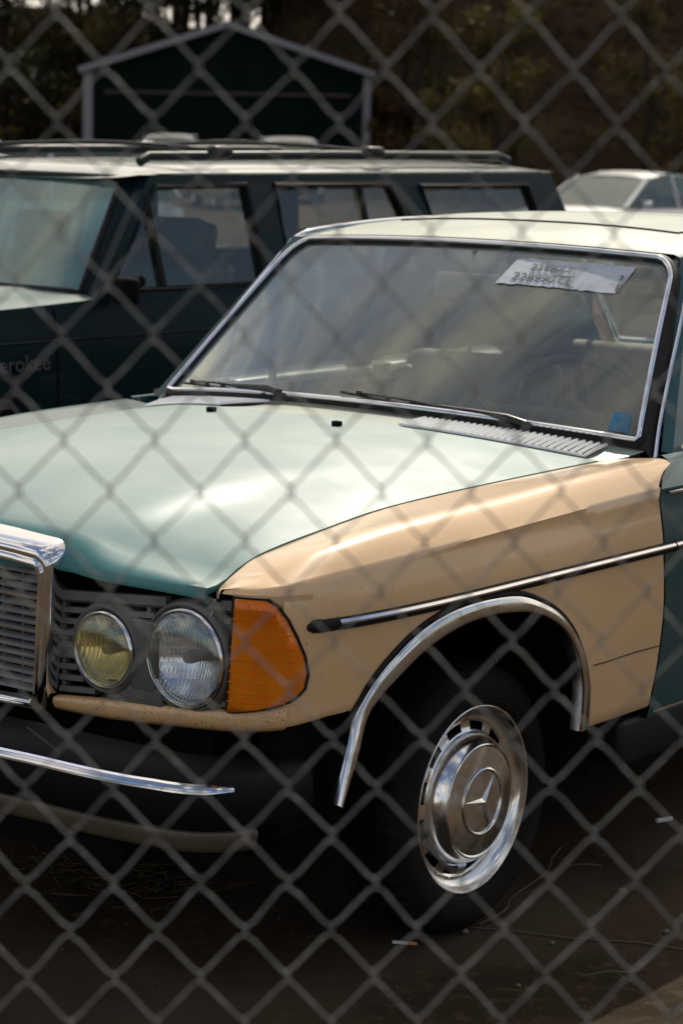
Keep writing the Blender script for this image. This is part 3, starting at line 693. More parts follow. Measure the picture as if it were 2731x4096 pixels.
# turn signal
SIG = [(.741, .801), (.775, .803), (.801, .802), (.813, .790), (.824, .763), (.832, .730), (.838, .695), (.8405, .661), (.8385, .634), (.830, .614), (.803, .602), (.77, .595), (.731, .588)]
def sig_pt(x, z, off):
    p = plan_at_x(min(x, .86)); nn = plan_n(p); return Vector((p.x, p.y, z))+nn*off
def sig_edge(z, side):                                          # inner / outer x at height z
    if side == 0: return itp([(.588, .728), (.80, .741)], z)
    return itp([(.588, .735), (.595, .77), (.602, .803), (.614, .830), (.634, .8385), (.661, .8405), (.695, .838), (.730, .832), (.763, .824), (.790, .813), (.8015, .800)], z)
def signal(s):
    zs = [.589, .592, .596, .60, .605, .612, .620, .634, .65, .661, .68, .695, .715, .730, .75, .763, .778, .790, .796, .801]; rows_s = []
    for z in zs:
        xa = sig_edge(z, 0); xb = sig_edge(z, 1); row = []
        m_ = 16
        for k in range(m_+1):
            t = k/m_; tt = t; x = lerp(xa, xb, tt)
            e = min(t, 1-t)*8; ez = min(z-.588, .802-z)/.012; off = .010*min(1, e)**.5*min(1, max(0, ez))**.5+.001
            row.append(sig_pt(x, z, off))
        rows_s.append(row)
    b = MB(); b.grid(rows_s); bb = [[p-plan_n(p)*.007 for p in r] for r in rows_s]; b3 = MB().grid([[p+plan_n(p)*.003 for p in r] for r in bb]); mir(b3, s)
    for A, B in ((rows_s[0], bb[0]), (rows_s[-1], bb[-1]), ([r[0] for r in rows_s], [r[0] for r in bb]), ([r[-1] for r in rows_s], [r[-1] for r in bb])): b.grid([A, B])
    mir(b, s); sg = part(b, 'turn_signal', 'amber', smooth=40); part(b3, 'lamp_reflector', 'sigreflector', parent=sg, smooth=40)
    b = MB()                                                    # moulded ribs between the cells of the lens
    for z in (.612, .628, .648, .668, .690, .712, .737, .765):
        xa = sig_edge(z, 0)+.004; xb = sig_edge(z, 1)-.004; b.tube([sig_pt(lerp(xa, xb, t), z, .0108) for t in [k/8 for k in range(9)]], .0011, 5)
    for f_ in (.45,):
        b.tube([sig_pt(lerp(sig_edge(z, 0), sig_edge(z, 1), f_), z, .0108) for z in (.60, .65, .7, .76, .795)], .0011, 5)
    mir(b, s); part(b, 'lens_ribs', M['amber_rib'], parent=sg)
    b = MB(); loop = []
    for z in zs: loop.append(sig_pt(sig_edge(z, 1)+.0015, z, .001))
    loop2 = [sig_pt(lerp(sig_edge(.802, 1), sig_edge(.802, 0), k/6), .8035, .001) for k in range(7)]
    loop3 = [sig_pt(sig_edge(z, 0)-.001, z, .001) for z in reversed(zs)]
    b.tube(loop+loop2+loop3, .0028, 6, closed=True); mir(b, s); part(b, 'lamp_gasket', 'rubber', parent=sg)
M['amber_rib'] = mat('amber_rib', (.80, .15, .003), .4, spec=.2)
M['lampcell'] = mat('lamp_cell_yellow', (.9, .36, .02), .3, 0, .5)
signal(1); signal(-1)
# the same lamp set on the other side (hidden from this side)
for ob in [c for c in car.children if c.name.split('.')[0] in ('lamp_panel', 'lamp_rim')]:
    c = copy_tree(ob, car); c.scale = (-1, 1, 1)

# ---- radiator grille
def shell_half(x0, zt, zb, y, top_r=.03, bot=True):
    pass
def grille_loop(wt, wb, zt, zb, y, r=.035, crown=.012):
    pts = []
    nn = 10
    for i in range(nn+1): x = lerp(-wt+r, wt-r, i/nn); pts.append(Vector((x, y, zt+crown*(1-(x/wt)**2))))
    for i in range(1, 7):
        a = PI/2*i/6; pts.append(Vector((wt-r+r*math.sin(a), y, zt-r+r*math.cos(a)+0.0)))
    for i in range(1, 7): t = i/6; pts.append(Vector((lerp(wt, wb, t), y, lerp(zt-r, zb+.01, t))))
    pts.append(Vector((wb-.01, y, zb)))
    for i in range(1, nn): x = lerp(wb-.01, -wb+.01, i/nn); pts.append(Vector((x, y, zb-.004*(1-(x/wb)**2))))
    pts.append(Vector((-wb+.01, y, zb)))
    for i in range(6, 0, -1): t = i/6; pts.append(Vector((-lerp(wt, wb, t), y, lerp(zt-r, zb+.01, t))))
    for i in range(6, 0, -1):
        a = PI/2*i/6; pts.append(Vector((-(wt-r+r*math.sin(a)), y, zt-r+r*math.cos(a))))
    return pts
L_ = [grille_loop(.284, .268, .800, .548, -.712, .012), grille_loop(.288, .272, .803, .544, -.742, .014), grille_loop(.291, .275, .806, .540, -.747, .016), grille_loop(.297, .281, .814, .536, -.7475, .020), grille_loop(.300, .284, .820, .532, -.742, .024), grille_loop(.303, .286, .826, .530, -.744, .026),
      grille_loop(.309, .291, .834, .525, -.741, .028), grille_loop(.314, .295, .842, .521, -.730, .030), grille_loop(.317, .297, .848, .518, -.716, .031), grille_loop(.318, .298, .852, .517, -.70, .031), grille_loop(.317, .297, .853, .517, -.66, .031)]
b = MB(); b.grid(L_, cu=True); gr = part(b, 'radiator_grille', 'chrome', smooth=50)
b = MB()
nsl = 15
for k in range(nsl):
    z = .556+k*.0166; w = lerp(.271, .287, (z-.55)/.25)
    b.sweep([Vector((-w, -.7165, z)), Vector((0, -.7175, z)), Vector((w, -.7165, z))], [(Vector((0, 0, 1)), Vector((0, -1, 0)))]*3, [(-.0015, -.012), (-.0035, .004), (.0005, .007), (.0035, .002), (.006, -.012)], mi=0)
for k in (3, 7, 11): 
    z = .556+k*.0166; w = .28; b.tube([(-w, -.7265, z+.003), (w, -.7265, z+.003)], .0022, 6, mi=1)
for k in range(-5, 6): b.box((k*.053, -.700, .675), (.003, .02, .24))
part(b, 'grille_slats', ['slat', 'chrome'], parent=gr, smooth=30)
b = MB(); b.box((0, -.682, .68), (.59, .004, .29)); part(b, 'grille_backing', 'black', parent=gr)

# ---- chrome arch trim (front left hangs loose below the bodywork)
AO = [(-.567, .412), (-.552, .455), (-.534, .496), (-.512, .551), (-.474, .604), (-.42, .654), (-.339, .70), (-.247, .727), (-.151, .736), (-.043, .732), (.032, .718), (.13, .678), (.202, .626), (.256, .562), (.292, .489), (.304, .43), (.309, .395)]
AI = [(-.560, .405), (-.536, .450), (-.518, .478), (-.473, .564), (-.448, .589), (-.418, .613), (-.321, .665), (-.22, .694), (-.114, .702), (-.022, .696), (.053, .682), (.132, .651), (.194, .606), (.237, .549), (.261, .495), (.272, .44), (.277, .39)]
def resample(P, n):
    P = catmull([(0, a, b_) for a, b_ in P], 6); L0 = [0]
    for a, b_ in zip(P, P[1:]): L0.append(L0[-1]+(b_-a).length)
    out = []
    for k in range(n):
        t = L0[-1]*k/(n-1); i = max(j for j in range(len(L0)) if L0[j] <= t+1e-9); i = min(i, len(P)-2); out.append(P[i].lerp(P[i+1], (t-L0[i])/(L0[i+1]-L0[i])))
    return out
def arch_trim(s, y0=0):
    n = 60; A = resample(AO, n); B = resample(AI, n); b = MB(); rows_a = []
    for k in range(n):
        a, c = A[k], B[k]; xa = plan_at_y(a.y).x+SECD(a.z)+.001; tz = max(0, (.55-a.z)/.14) if a.y < -.5 else 0
        if a.y < -.40 and a.z < .62: w_ = min(1, (.62-a.z)/.10); w_ = w_*w_*(3-2*w_); xa = lerp(xa, .872+.004*tz, w_)
        row = []
        for t, o in ((0, -.002), (.03, .005), (.10, .0082), (.3, .0105), (.5, .0118), (.72, .0125), (.92, .0125), (1.04, .010), (1.08, .004), (1.04, -.02)):
            p = a.lerp(c, t); row.append(Vector((xa+o, p.y, p.z)))
        rows_a.append(row)
    b.grid(rows_a); 
    if y0: b.v = [(x, y+y0, z) for x, y, z in b.v]
    mir(b, s); tr = part(b, 'wheel_arch_trim', 'chrome_worn', smooth=50)
    b = MB(); b.tube([Vector((plan_at_y(a.y).x+SECD(a.z)+.0015, a.y-(.004 if a.y < 0 else -.003), a.z+.004*(1 if abs(a.y+.12) < .35 else .2))) for a in A if a.z > .55 or a.y > 0], .0045, 6)
    if y0: b.v = [(x, y+y0, z) for x, y, z in b.v]
    mir(b, s); part(b, 'arch_seal', 'rubber', parent=tr, smooth=60)
    return tr
arch_trim(1); arch_trim(-1)
# wheel wells
for s in (-1, 1):
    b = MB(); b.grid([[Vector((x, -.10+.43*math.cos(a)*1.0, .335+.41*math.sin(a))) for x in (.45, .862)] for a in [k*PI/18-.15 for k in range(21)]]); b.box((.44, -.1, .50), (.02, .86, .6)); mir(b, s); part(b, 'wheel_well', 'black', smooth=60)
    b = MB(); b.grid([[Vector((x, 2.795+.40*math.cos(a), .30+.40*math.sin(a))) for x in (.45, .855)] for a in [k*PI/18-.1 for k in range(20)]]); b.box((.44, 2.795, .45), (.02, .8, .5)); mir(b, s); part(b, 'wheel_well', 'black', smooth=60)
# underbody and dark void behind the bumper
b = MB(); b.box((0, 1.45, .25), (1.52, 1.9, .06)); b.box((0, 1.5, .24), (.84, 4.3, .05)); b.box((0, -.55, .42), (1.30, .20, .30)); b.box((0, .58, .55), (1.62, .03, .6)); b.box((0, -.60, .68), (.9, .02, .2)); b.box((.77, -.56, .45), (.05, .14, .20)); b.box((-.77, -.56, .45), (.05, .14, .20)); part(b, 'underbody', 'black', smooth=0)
# sill rails under the doors
for s in (-1, 1):
    b = MB(); b.box((s*.83, 1.45, .315), (.05, 1.95, .11), bev=.015); part(b, 'sill', 'blackplastic')

# ---- side strip
def strip(s):
    seg = [( -.595, .60), (.606, 1.60), (1.612, 2.42)]
    for i, (ya, yb) in enumerate(seg):
        n = 26; P = []; Fm = []
        for k in range(n+1):
            y = lerp(ya, yb, k/n); p = plan_at_y(y); P.append(Vector((p.x, p.y, .7475))); Fm.append((plan_n(p), Vector((0, 0, 1))))
        b = MB(); b.sweep(P, Fm, [(-.004, -.0115), (.006, -.0115), (.0105, -.006), (.0115, .002), (.0085, .0105), (-.004, .0115)])
        if i == 0: b.tube([P[0]+Vector((.002, .012, 0)), P[0]+Vector((-.002, -.006, 0)), P[0]+Vector((-.010, -.016, -.001))], [.013, .0125, .006], 10)
        mir(b, s); st = part(b, 'side_strip', 'rubber', smooth=40)
        b = MB(); P2 = [p for p in P if p.y > (-.572 if i == 0 else -9)]; F2 = [f for p, f in zip(P, Fm) if p.y > (-.572 if i == 0 else -9)]
        b.sweep(P2, F2, [(.0085, -.0015), (.0145, .0005), (.0150, .004), (.0120, .0085), (.0072, .0098)]); mir(b, s); part(b, 'chrome_line', 'chrome', parent=st, smooth=40)
strip(1); strip(-1)

# ---- doors and rear body
def door(s, y0, y1, name):
    cols_d = []; ny = 14
    for k in range(ny+1):
        y = lerp(y0, y1, k/ny); p = plan_at_y(y); nrm = plan_n(p); row = [Vector((p.x-.03, y, .36))]
        for z in [.362+ (.86-.362)*t/12 for t in range(13)]: row.append(Vector((p.x, p.y, z))+nrm*SECD(z))
        zc = .876; row += [Vector((p.x-.012, y, zc)), Vector((p.x-.030, y, .898)), Vector((p.x-.062, y, .920)), Vector((p.x-.085, y, .932)), Vector((p.x-.095, y, .930)), Vector((p.x-.10, y, .90))]
        cols_d.append(row)
    if name == 'front_door':
        for k, w in ((0, 1), (1, .6), (2, .25)):
            for q in cols_d[k]: q.y += rear_shift(q.z)*w
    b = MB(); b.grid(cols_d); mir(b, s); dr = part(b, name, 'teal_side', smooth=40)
    b = MB(); b.sweep([Vector((plan_at_y(y).x-.0075, y, .866)) for y in (y0+.004, y1-.004)], [(Vector((1, 0, 0)), Vector((0, 0, 1)))]*2, [(0, -.0035), (.004, -.002), (.004, .002), (0, .0035)]); mir(b, s); part(b, 'pin_stripe', 'chrome_worn', parent=dr)
    b = MB(); b.sweep([Vector((plan_at_y(y).x-.088, y, .936)) for y in (y0+.20 if name == 'front_door' else y0+.01, y1-.01)], [(Vector((1, 0, 0)), Vector((0, 0, 1)))]*2, [(-.008, -.005), (.009, -.005), (.010, .006), (-.006, .009)]); mir(b, s); part(b, 'belt_trim', 'chrome', parent=dr)
    b = MB(); yh = y1-.17; b.tube([(.885, yh-.08, .80), (.915, yh-.07, .80), (.92, yh, .80), (.915, yh+.07, .80), (.885, yh+.08, .80)], .009, 8, flat=1.4); mir(b, s); part(b, 'door_handle', 'chrome', parent=dr)
    b = MB(); b.box((.858, (y0+y1)/2, .375), (.012, y1-y0-.01, .012)); mir(b, s); part(b, 'lower_trim', 'chrome_worn', parent=dr)
for s in (1, -1):
    door(s, .592, 1.60, 'front_door'); door(s, 1.608, 2.42, 'rear_door')
    cols_d = []
    rf = lambda y: math.sqrt(max(0, .36**2-(y-2.795)**2))+.30 if abs(y-2.795) < .36 else .36
    for y in [2.428, 2.434]+[2.795+.36*math.cos(PI-PI*k/24) for k in range(25)]+[3.16, 3.3, 3.45, 3.6, 3.7, 3.76, 3.8]:
        p = plan_at_y(y); nrm = plan_n(p); zb = max(.36, rf(y)); row = [Vector((p.x, p.y, zb))+nrm*(SECD(zb)-.02)]
        for t in range(11): z = lerp(zb, .86, t/10); row.append(Vector((p.x, p.y, 0))+nrm*SECD(z)+Vector((0, 0, z)))
        xe = itp([(2.9, .72), (3.4, .66), (3.8, .62)], y)
        for t, zz in ((0, .876), (.25, .905), (.5, .922), (.75, .932), (1, .934)): row.append(Vector((lerp(p.x-.012, xe, t), y, zz*(1-.012*max(0, y-3.0)))))
        cols_d.append(row)
    b = MB(); b.grid(cols_d); mir(b, s); part(b, 'rear_fender', 'teal_side', smooth=40)
    b = MB(); b.box((s*.66, 3.845, .66), (.36, .05, .17), bev=.02); part(b, 'tail_lamp', 'taillight')
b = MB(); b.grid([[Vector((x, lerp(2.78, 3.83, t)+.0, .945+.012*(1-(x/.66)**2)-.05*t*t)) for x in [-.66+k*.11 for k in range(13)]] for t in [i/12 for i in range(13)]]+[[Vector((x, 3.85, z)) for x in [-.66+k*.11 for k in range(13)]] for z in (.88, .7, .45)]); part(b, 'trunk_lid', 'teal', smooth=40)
b = MB(); b.box((0, 3.84, .42), (1.6, .04, .25), bev=.015); part(b, 'rear_panel', 'teal_side')
b = MB(); b.sweep([Vector(p) for p in ((-.86, 3.3, .47), (-.86, 3.7, .47), (-.80, 3.92, .47), (-.5, 3.99, .47), (0, 4.01, .47), (.5, 3.99, .47), (.80, 3.92, .47), (.86, 3.7, .47), (.86, 3.3, .47))], [(Vector((0, 0, 1)), v.normalized()) for v in (Vector((-1, 0, 0)), Vector((-1, .2, 0)), Vector((-1, 1, 0)), Vector((-.1, 1, 0)), Vector((0, 1, 0)), Vector((.1, 1, 0)), Vector((1, 1, 0)), Vector((1, .2, 0)), Vector((1, 0, 0)))], [(-.07, 0), (-.06, .03), (0, .04), (.06, .02), (.07, 0), (.05, -.04), (-.05, -.04)]); part(b, 'rear_bumper', 'chrome_worn', smooth=50)

# ---- greenhouse sides
def ghx(z): return lerp(.792, .612, (z-.925)/(1.35-.925))
GO = [(.765, .928), (1.128, 1.348), (1.28, 1.366), (1.6, 1.378), (2.0, 1.376), (2.38, 1.355), (2.95, .945), (2.9, .93)]
GW1 = [(.955, .952), (1.185, 1.290), (1.23, 1.310), (1.30, 1.322), (1.575, 1.330), (1.59, 1.32), (1.59, .952)]
GW2 = [(1.665, .952), (1.665, 1.32), (1.68, 1.330), (2.15, 1.318), (2.20, 1.30), (2.37, 1.06), (2.38, .952)]
for s in (1, -1):
    b = MB(); b.poly(GO, [GW1, GW2], lambda y, z: (ghx(z), y, z), thick=(-.03, 0, -.0)); mir(b, s); sf = part(b, 'pillar_frame', 'teal_side', smooth=20)
    for w, nm in ((GW1, 'front'), (GW2, 'rear')):
        b = MB(); b.poly(w, [], lambda y, z: (ghx(z)-.012, y, z)); mir(b, s); gp = part(b, 'side_window', 'sideglass', parent=sf, smooth=0)
        cx0 = sum(p[0] for p in w)/len(w); cz0 = sum(p[1] for p in w)/len(w)
        b = MB(); b.tube([Vector((ghx(z)+.002, y, z)) for y, z in w], .0065, 6, closed=True); mir(b, s); part(b, 'window_trim', 'rubber' , parent=sf, smooth=0)
    b = MB(); b.box((s*(ghx(1.13)-.004), 1.155, 1.10), (.012, .02, .31)); part(b, 'quarter_bar', 'rubber', parent=sf)
    # black channel and bright gutter strip up the pillar and along the roof
    base = [Vector((.752, .742, .912)), Vector((.722, .808, .985)), Vector((.688, .905, 1.095)), Vector((.655, 1.005, 1.205)), Vector((.622, 1.095, 1.305))]
    top = [Vector((.612, 1.145, 1.346)), Vector((.608, 1.25, 1.366)), Vector((.606, 1.6, 1.384)), Vector((.606, 2.0, 1.382)), Vector((.60, 2.36, 1.362)), Vector((.60, 2.55, 1.25)), Vector((.64, 2.85, 1.0))]
    b = MB(); b.tube([Vector((p.x+.004, p.y+.004, p.z)) for p in catmull(base+top, 5)], .0065, 8); mir(b, s); part(b, 'gutter_trim', 'chrome', smooth=60)
    b = MB(); left = catmull(base, 5); m_ = []
    for k, p in enumerate(left):
        t = (p.z-.943)/(1.337-.943); t = min(1, max(-.03, t)); q = ws_pt(1.0, t, .001); q = q+Vector((.012, .004, 0)); m_.append([q+Vector((-.02, -.01, 0)), q, p.lerp(q, .5)+Vector((0, 0, -.006)), p+Vector((0, .004, -.002))])
    b.grid(m_); mir(b, s); part(b, 'pillar_channel', 'rubber', smooth=60)
# ---- roof
rows_r = []
RX = [i/16-1 for i in range(33)]
def roof_pt(u, t, dz=0):
    x = u*.600; yf = WT(min(.58, abs(x)))[0]+.012; zf = WT(min(.58, abs(x)))[1]+.012
    yr = 2.40-.02*u*u; y = lerp(yf, yr, t)
    edge = itp([(1.1, 1.350), (1.2, 1.362), (1.35, 1.372), (1.6, 1.383), (2.0, 1.382), (2.36, 1.362), (2.5, 1.35)], y)
    crown = .034*(1-abs(u)**2.4); zc = edge+crown
    k = min(1, t/.22); kk = 1-(1-k)**2
    z = lerp(zf, zc, kk)
    return Vector((x, y, z-(.014 if abs(u) > .97 else 0)+dz))
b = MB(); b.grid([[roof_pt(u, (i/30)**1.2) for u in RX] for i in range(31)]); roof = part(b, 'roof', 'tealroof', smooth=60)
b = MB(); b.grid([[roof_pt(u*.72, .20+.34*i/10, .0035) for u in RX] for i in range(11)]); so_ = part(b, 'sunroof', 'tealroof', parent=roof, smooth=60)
b = MB(); b.tube([roof_pt(u*.72, .20, .002) for u in RX]+[roof_pt(.72, .20+.34*i/8, .002) for i in range(9)]+[roof_pt(-u*.72, .54, .002) for u in RX]+[roof_pt(-.72, .54-.34*i/8, .002) for i in range(9)], .0022, 5, closed=True); part(b, 'sunroof_seal', 'rubber', parent=so_)
# rear window
def rw(u, t): return Vector((u*lerp(.56, .64, t), lerp(2.41, 2.86, t)+.03*(1-u*u), lerp(1.36+.02*(1-u*u), .965, t)))
b = MB(); b.grid([[rw(u, i/8) for u in RX] for i in range(9)]); part(b, 'rear_window', 'sideglass', smooth=60)
b = MB(); b.tube([rw(u, 0) for u in RX]+[rw(1, i/8) for i in range(9)]+[rw(-u, 1) for u in RX]+[rw(-1, 1-i/8) for i in range(9)], .011, 6, closed=True); part(b, 'rear_window_trim', 'chrome', smooth=60)

# ---- interior
b = MB(); pr = [(.60, .90), (.66, .945), (.74, .952), (.90, .950), (1.0, .935), (1.04, .90), (1.02, .80), (.96, .66)]
b.grid([[Vector((x, y+.12*(abs(x)/.72)**2*(1 if y < .8 else .2), z)) for y, z in pr] for x in [-.72+k*.12 for k in range(13)]]); b.box((.37, .93, .965), (.36, .14, .05), bev=.02); part(b, 'dashboard', 'dash', smooth=50)
wc = Vector((.37, 1.10, .925)); tl = Matrix.Rotation(math.radians(-62), 3, 'X')
b = MB(); b.tube([wc+tl @ Vector((.195*math.cos(a), .195*math.sin(a), 0)) for a in [k*PI/20 for k in range(40)]], .0135, 10, closed=True)
for a in (0, PI, -PI/2): b.tube([wc+tl @ Vector((.05*math.cos(a), .05*math.sin(a), -.02)), wc+tl @ Vector((.19*math.cos(a), .19*math.sin(a), 0))], .014, 8, flat=.6)
b.lathe([(0, .02), (.05, .018), (.065, 0), (.06, -.02)], (0, 0, 0), 'Z', n=20) if False else None
b.box(wc+tl @ Vector((0, 0, -.02)), (.17, .10, .05), rot=tl, bev=.02); b.tube([wc+tl @ Vector((0, 0, -.03)), wc+tl @ Vector((0, 0, -.25))], .03, 10)
part(b, 'steering_wheel', 'dash', smooth=60)
def seat(x0, w, yb, zt, head=True):
    b = MB(); R1 = Matrix.Rotation(math.radians(-14), 3, 'X')
    b.box((x0, yb, zt-.30), (w, .14, .62), rot=R1, bev=.05); b.box((x0-w*.42, yb-.03, zt-.31), (w*.14, .15, .54), rot=R1, bev=.03); b.box((x0+w*.42, yb-.03, zt-.31), (w*.14, .15, .54), rot=R1, bev=.03)
    b.box((x0, yb-.33, zt-.58), (w, .50, .15), bev=.05)
    st = part(b, 'seat', 'seat', smooth=60)
    if head:
        b = MB(); b.box((x0, yb+.09, zt+.115), (.27, .09, .17), rot=R1, bev=.04); b.tube([(x0-.06, yb+.07, zt-.02), (x0-.06, yb+.085, zt+.06)], .006, 6); b.tube([(x0+.06, yb+.07, zt-.02), (x0+.06, yb+.085, zt+.06)], .006, 6); part(b, 'headrest', 'seat', parent=st, smooth=60)
seat(-.36, .50, 1.62, 1.01); seat(.36, .50, 1.66, 1.01); seat(0, 1.30, 2.50, .98, False)
b = MB(); b.box((.055, 1.0, 1.252), (.20, .025, .072), bev=.012); b.tube([(.05, 1.01, 1.27), (.03, 1.06, 1.34)], .006, 6); part(b, 'rear_view_mirror', 'interior', smooth=50)
b = MB(); b.box((0, 2.72, .935), (1.3, .34, .02)); b.box((0, 1.5, .30), (1.5, 2.2, .02)); b.box((-.77, 1.5, .62), (.02, 1.7, .5)); b.box((.77, 1.5, .62), (.02, 1.7, .5)); part(b, 'cabin_trim', 'interior')
for s in (-1, 1):
    b = MB(); b.box((s*.765, 1.36, .940), (.05, .62, .025), bev=.008); b.box((s*.765, 2.06, .940), (.05, .60, .025), bev=.008); part(b, 'window_sill_cap', 'sillcap')
b = MB(); b.grid([[roof_pt(u*.97, i/12, -.03) for u in RX] for i in range(13)]); part(b, 'headliner', 'interior', smooth=60)

# ---- wheels
def wheel_parts(c, s, parent_name='wheel'):
    x0 = c[0]
    b = MB(); R = .195
    prof = [(R+.003, -.02), (R+.0038, -.003), (R+.0025, .001), (R, .0022), (R-.0025, .0012)]+[(R-.0035-.0265*(1-math.cos(t)), .0008-.0268*math.sin(t)) for t in [k*PI/20 for k in range(1, 11)]]
    # profile from the outer lip to the slotted ring (h measured outward)
    b.lathe(prof, (s*x0, c[1], c[2]), 'X', s, n=96)
    # slotted ring between r .165 and .135, twelve openings
    nseg = 120
    ra, rb_, rc, rd = .165, .160, .142, .134
    for i in range(nseg):
        a0 = 2*PI*i/nseg; a1 = 2*PI*(i+1)/nseg; ph = (i % 10)
        def P(r, a, h): return (s*(x0+h), c[1]+r*math.cos(a), c[2]+r*math.sin(a))
        rings = [(ra, -.026), (rb_, -.028), (rc, -.025), (rd, -.020)]
        for k in range(3):
            if k == 1 and 2 <= ph <= 7: continue
            (r0, h0), (r1, h1) = rings[k], rings[k+1]
            b.add([P(r0, a0, h0), P(r0, a1, h0), P(r1, a1, h1), P(r1, a0, h1)], [(0, 1, 2, 3)])
        if 2 <= ph <= 7:                                        # turned-in edges of the openings
            (r0, h0), (r1, h1) = rings[1], rings[2]
            b.add([P(r0, a0, h0), P(r0, a1, h0), P(r0-.001, a1, h0-.016), P(r0-.001, a0, h0-.016)], [(0, 1, 2, 3)])
            b.add([P(r1, a0, h1), P(r1, a1, h1), P(r1+.001, a1, h1-.012), P(r1+.001, a0, h1-.012)], [(0, 1, 2, 3)])
    wh = part(b, parent_name, 'rim', smooth=50)
    b = MB(); b.lathe([(.0, -.055), (.17, -.055), (.19, -.06)], (s*x0, c[1], c[2]), 'X', s, n=40); part(b, 'brake_backing', 'black', parent=wh)
    # hub cap
    b = MB()
    prof = [(0, .0215), (.030, .0213), (.060, .0205), (.064, .0205), (.0655, .0235), (.068, .0242), (.0705, .0232), (.072, .0198), (.10, .0172), (.113, .0150), (.1145, .0165), (.117, .0172), (.1195, .0155), (.1205, .0125), (.127, .006), (.133, -.004), (.1375, -.015), (.139, -.026)]
    b.lathe(prof, (s*x0, c[1], c[2]), 'X', s, n=96)
    cen = Vector((s*(x0+.0215), c[1], c[2]))
    for ang in (172, 52, 292):                                  # ridged three pointed star inside the ring
        a = math.radians(ang); dirv = Vector((0, -s*-1*math.cos(a) if False else math.cos(a), math.sin(a))); sdv = Vector((0, -math.sin(a), math.cos(a)))
        tip = cen+dirv*.0635; bw = .0075; X = Vector((s, 0, 0))
        b.add([cen+X*.0075, cen+sdv*bw+dirv*.004, tip+X*.0002, cen-sdv*bw+dirv*.004], [(0, 1, 2), (0, 2, 3)])
    part(b, 'hub_cap', 'rim', parent=wh, smooth=32)
    # tyre
    b = MB(); Rt = c[2]-.002
    tp = [(R-.004, -.012), (R+.004, .000), (R+.012, .008), (R+.018, .0085), (R+.020, .0105), (R+.030, .0115), (R+.045, .012), (R+.058, .008), (Rt-.022, .002), (Rt-.012, -.006), (Rt-.006, -.014), (Rt-.002, -.024), (Rt, -.05), (Rt+.001, -.09), (Rt, -.13), (Rt-.006, -.16), (Rt-.02, -.172), (R+.04, -.185), (R, -.16)]
    rows_t = []; nn = 144
    for i in range(nn):
        a = 2*PI*i/nn; row = []
        for k, (r, h) in enumerate(tp):
            r2_ = r-(.005 if (i % 3 == 0 and 9 <= k <= 15) else 0)
            row.append((s*(x0+h), c[1]+r2_*math.cos(a), c[2]+r2_*math.sin(a)))
        rows_t.append(row)
    b.grid(rows_t, cv=True)
    for hx_ in (-.045, -.075, -.105): b.lathe([(Rt+.0025, hx_-.006), (Rt+.0035, hx_), (Rt+.0025, hx_+.006)], (s*x0, c[1], c[2]), 'X', s, n=72, mi=1)
    part(b, 'tyre', ['tyre', 'black'], parent=wh, smooth=28)
    return wh
wheel_parts((.797, 0, .285), 1); wheel_parts((.797, 0, .285), -1); wheel_parts((.79, 2.795, .285), 1); wheel_parts((.79, 2.795, .285), -1)

# ---- front bumper
BP = [(0, -.930), (.2, -.928), (.4, -.920), (.6, -.900), (.72, -.866), (.80, -.795), (.835, -.70), (.845, -.60)]
BPl = catmull([(-x, y, 0) for x, y in reversed(BP[1:])]+[(x, y, 0) for x, y in BP], 6)
BFr = []
for i, p in enumerate(BPl):
    t = (BPl[min(i+1, len(BPl)-1)]-BPl[max(i-1, 0)]).normalized(); BFr.append((Vector((t.y, -t.x, 0)), Vector((0, 0, 1))))
zc_ = lambda p: itp([(.0, .496), (.45, .495), (.7, .487), (.76, .480), (.85, .473)], abs(p.x))
def bsweep(prof, name, m, xmax=9, par=None, taper=None):
    P = []; Fm = []
    for p, f in zip(BPl, BFr):
        if abs(p.x) <= xmax: P.append(Vector((p.x, p.y, zc_(p)))); Fm.append(f)
    b = MB(); b.sweep(P, Fm, prof); return part(b, name, m, parent=par, smooth=40)
fb = bsweep([(-.10, .035), (-.04, .032), (-.004, .012), (.000, .003), (.004, -.010), (.006, -.03), (.004, -.065), (-.002, -.080), (-.03, -.085), (-.10, -.08)], 'front_bumper', 'bumper')
P = []; Fm = []; b = MB(); rows_b = []
sel = [(p, f) for p, f in zip(BPl, BFr) if abs(p.x) < .815]
for p, (nn_, up) in sel:
    q = Vector((p.x, p.y, zc_(p))); w = min(1, (.815-abs(p.x))/.05+.3); rows_b.append([q+nn_*a+up*(b_*w) for a, b_ in ((.004, -.011), (.0115, -.009), (.0110, -.006), (.0118, -.0052), (.0100, -.001), (.0104, -.0002), (.0080, .004), (.0084, .005), (.002, .0075))])
b.grid(rows_b); part(b, 'chrome_line', 'chrome', parent=fb, smooth=30)
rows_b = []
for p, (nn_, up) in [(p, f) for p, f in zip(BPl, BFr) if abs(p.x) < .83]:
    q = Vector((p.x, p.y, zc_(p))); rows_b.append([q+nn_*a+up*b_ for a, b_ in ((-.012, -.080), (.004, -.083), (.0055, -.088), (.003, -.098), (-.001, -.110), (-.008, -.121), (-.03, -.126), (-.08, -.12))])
b = MB(); b.grid(rows_b); part(b, 'bumper_blade', 'blade_reflection', parent=fb, smooth=50)
# thin bead added where a faint glint runs behind the bright line
b = MB(); b.tube([(.38, -.865, .530), (.44, -.885, .520), (.50, -.90, .508)], [.003, .006, .003], 6); part(b, 'bumper_glint_bead', 'blackplastic', parent=fb)

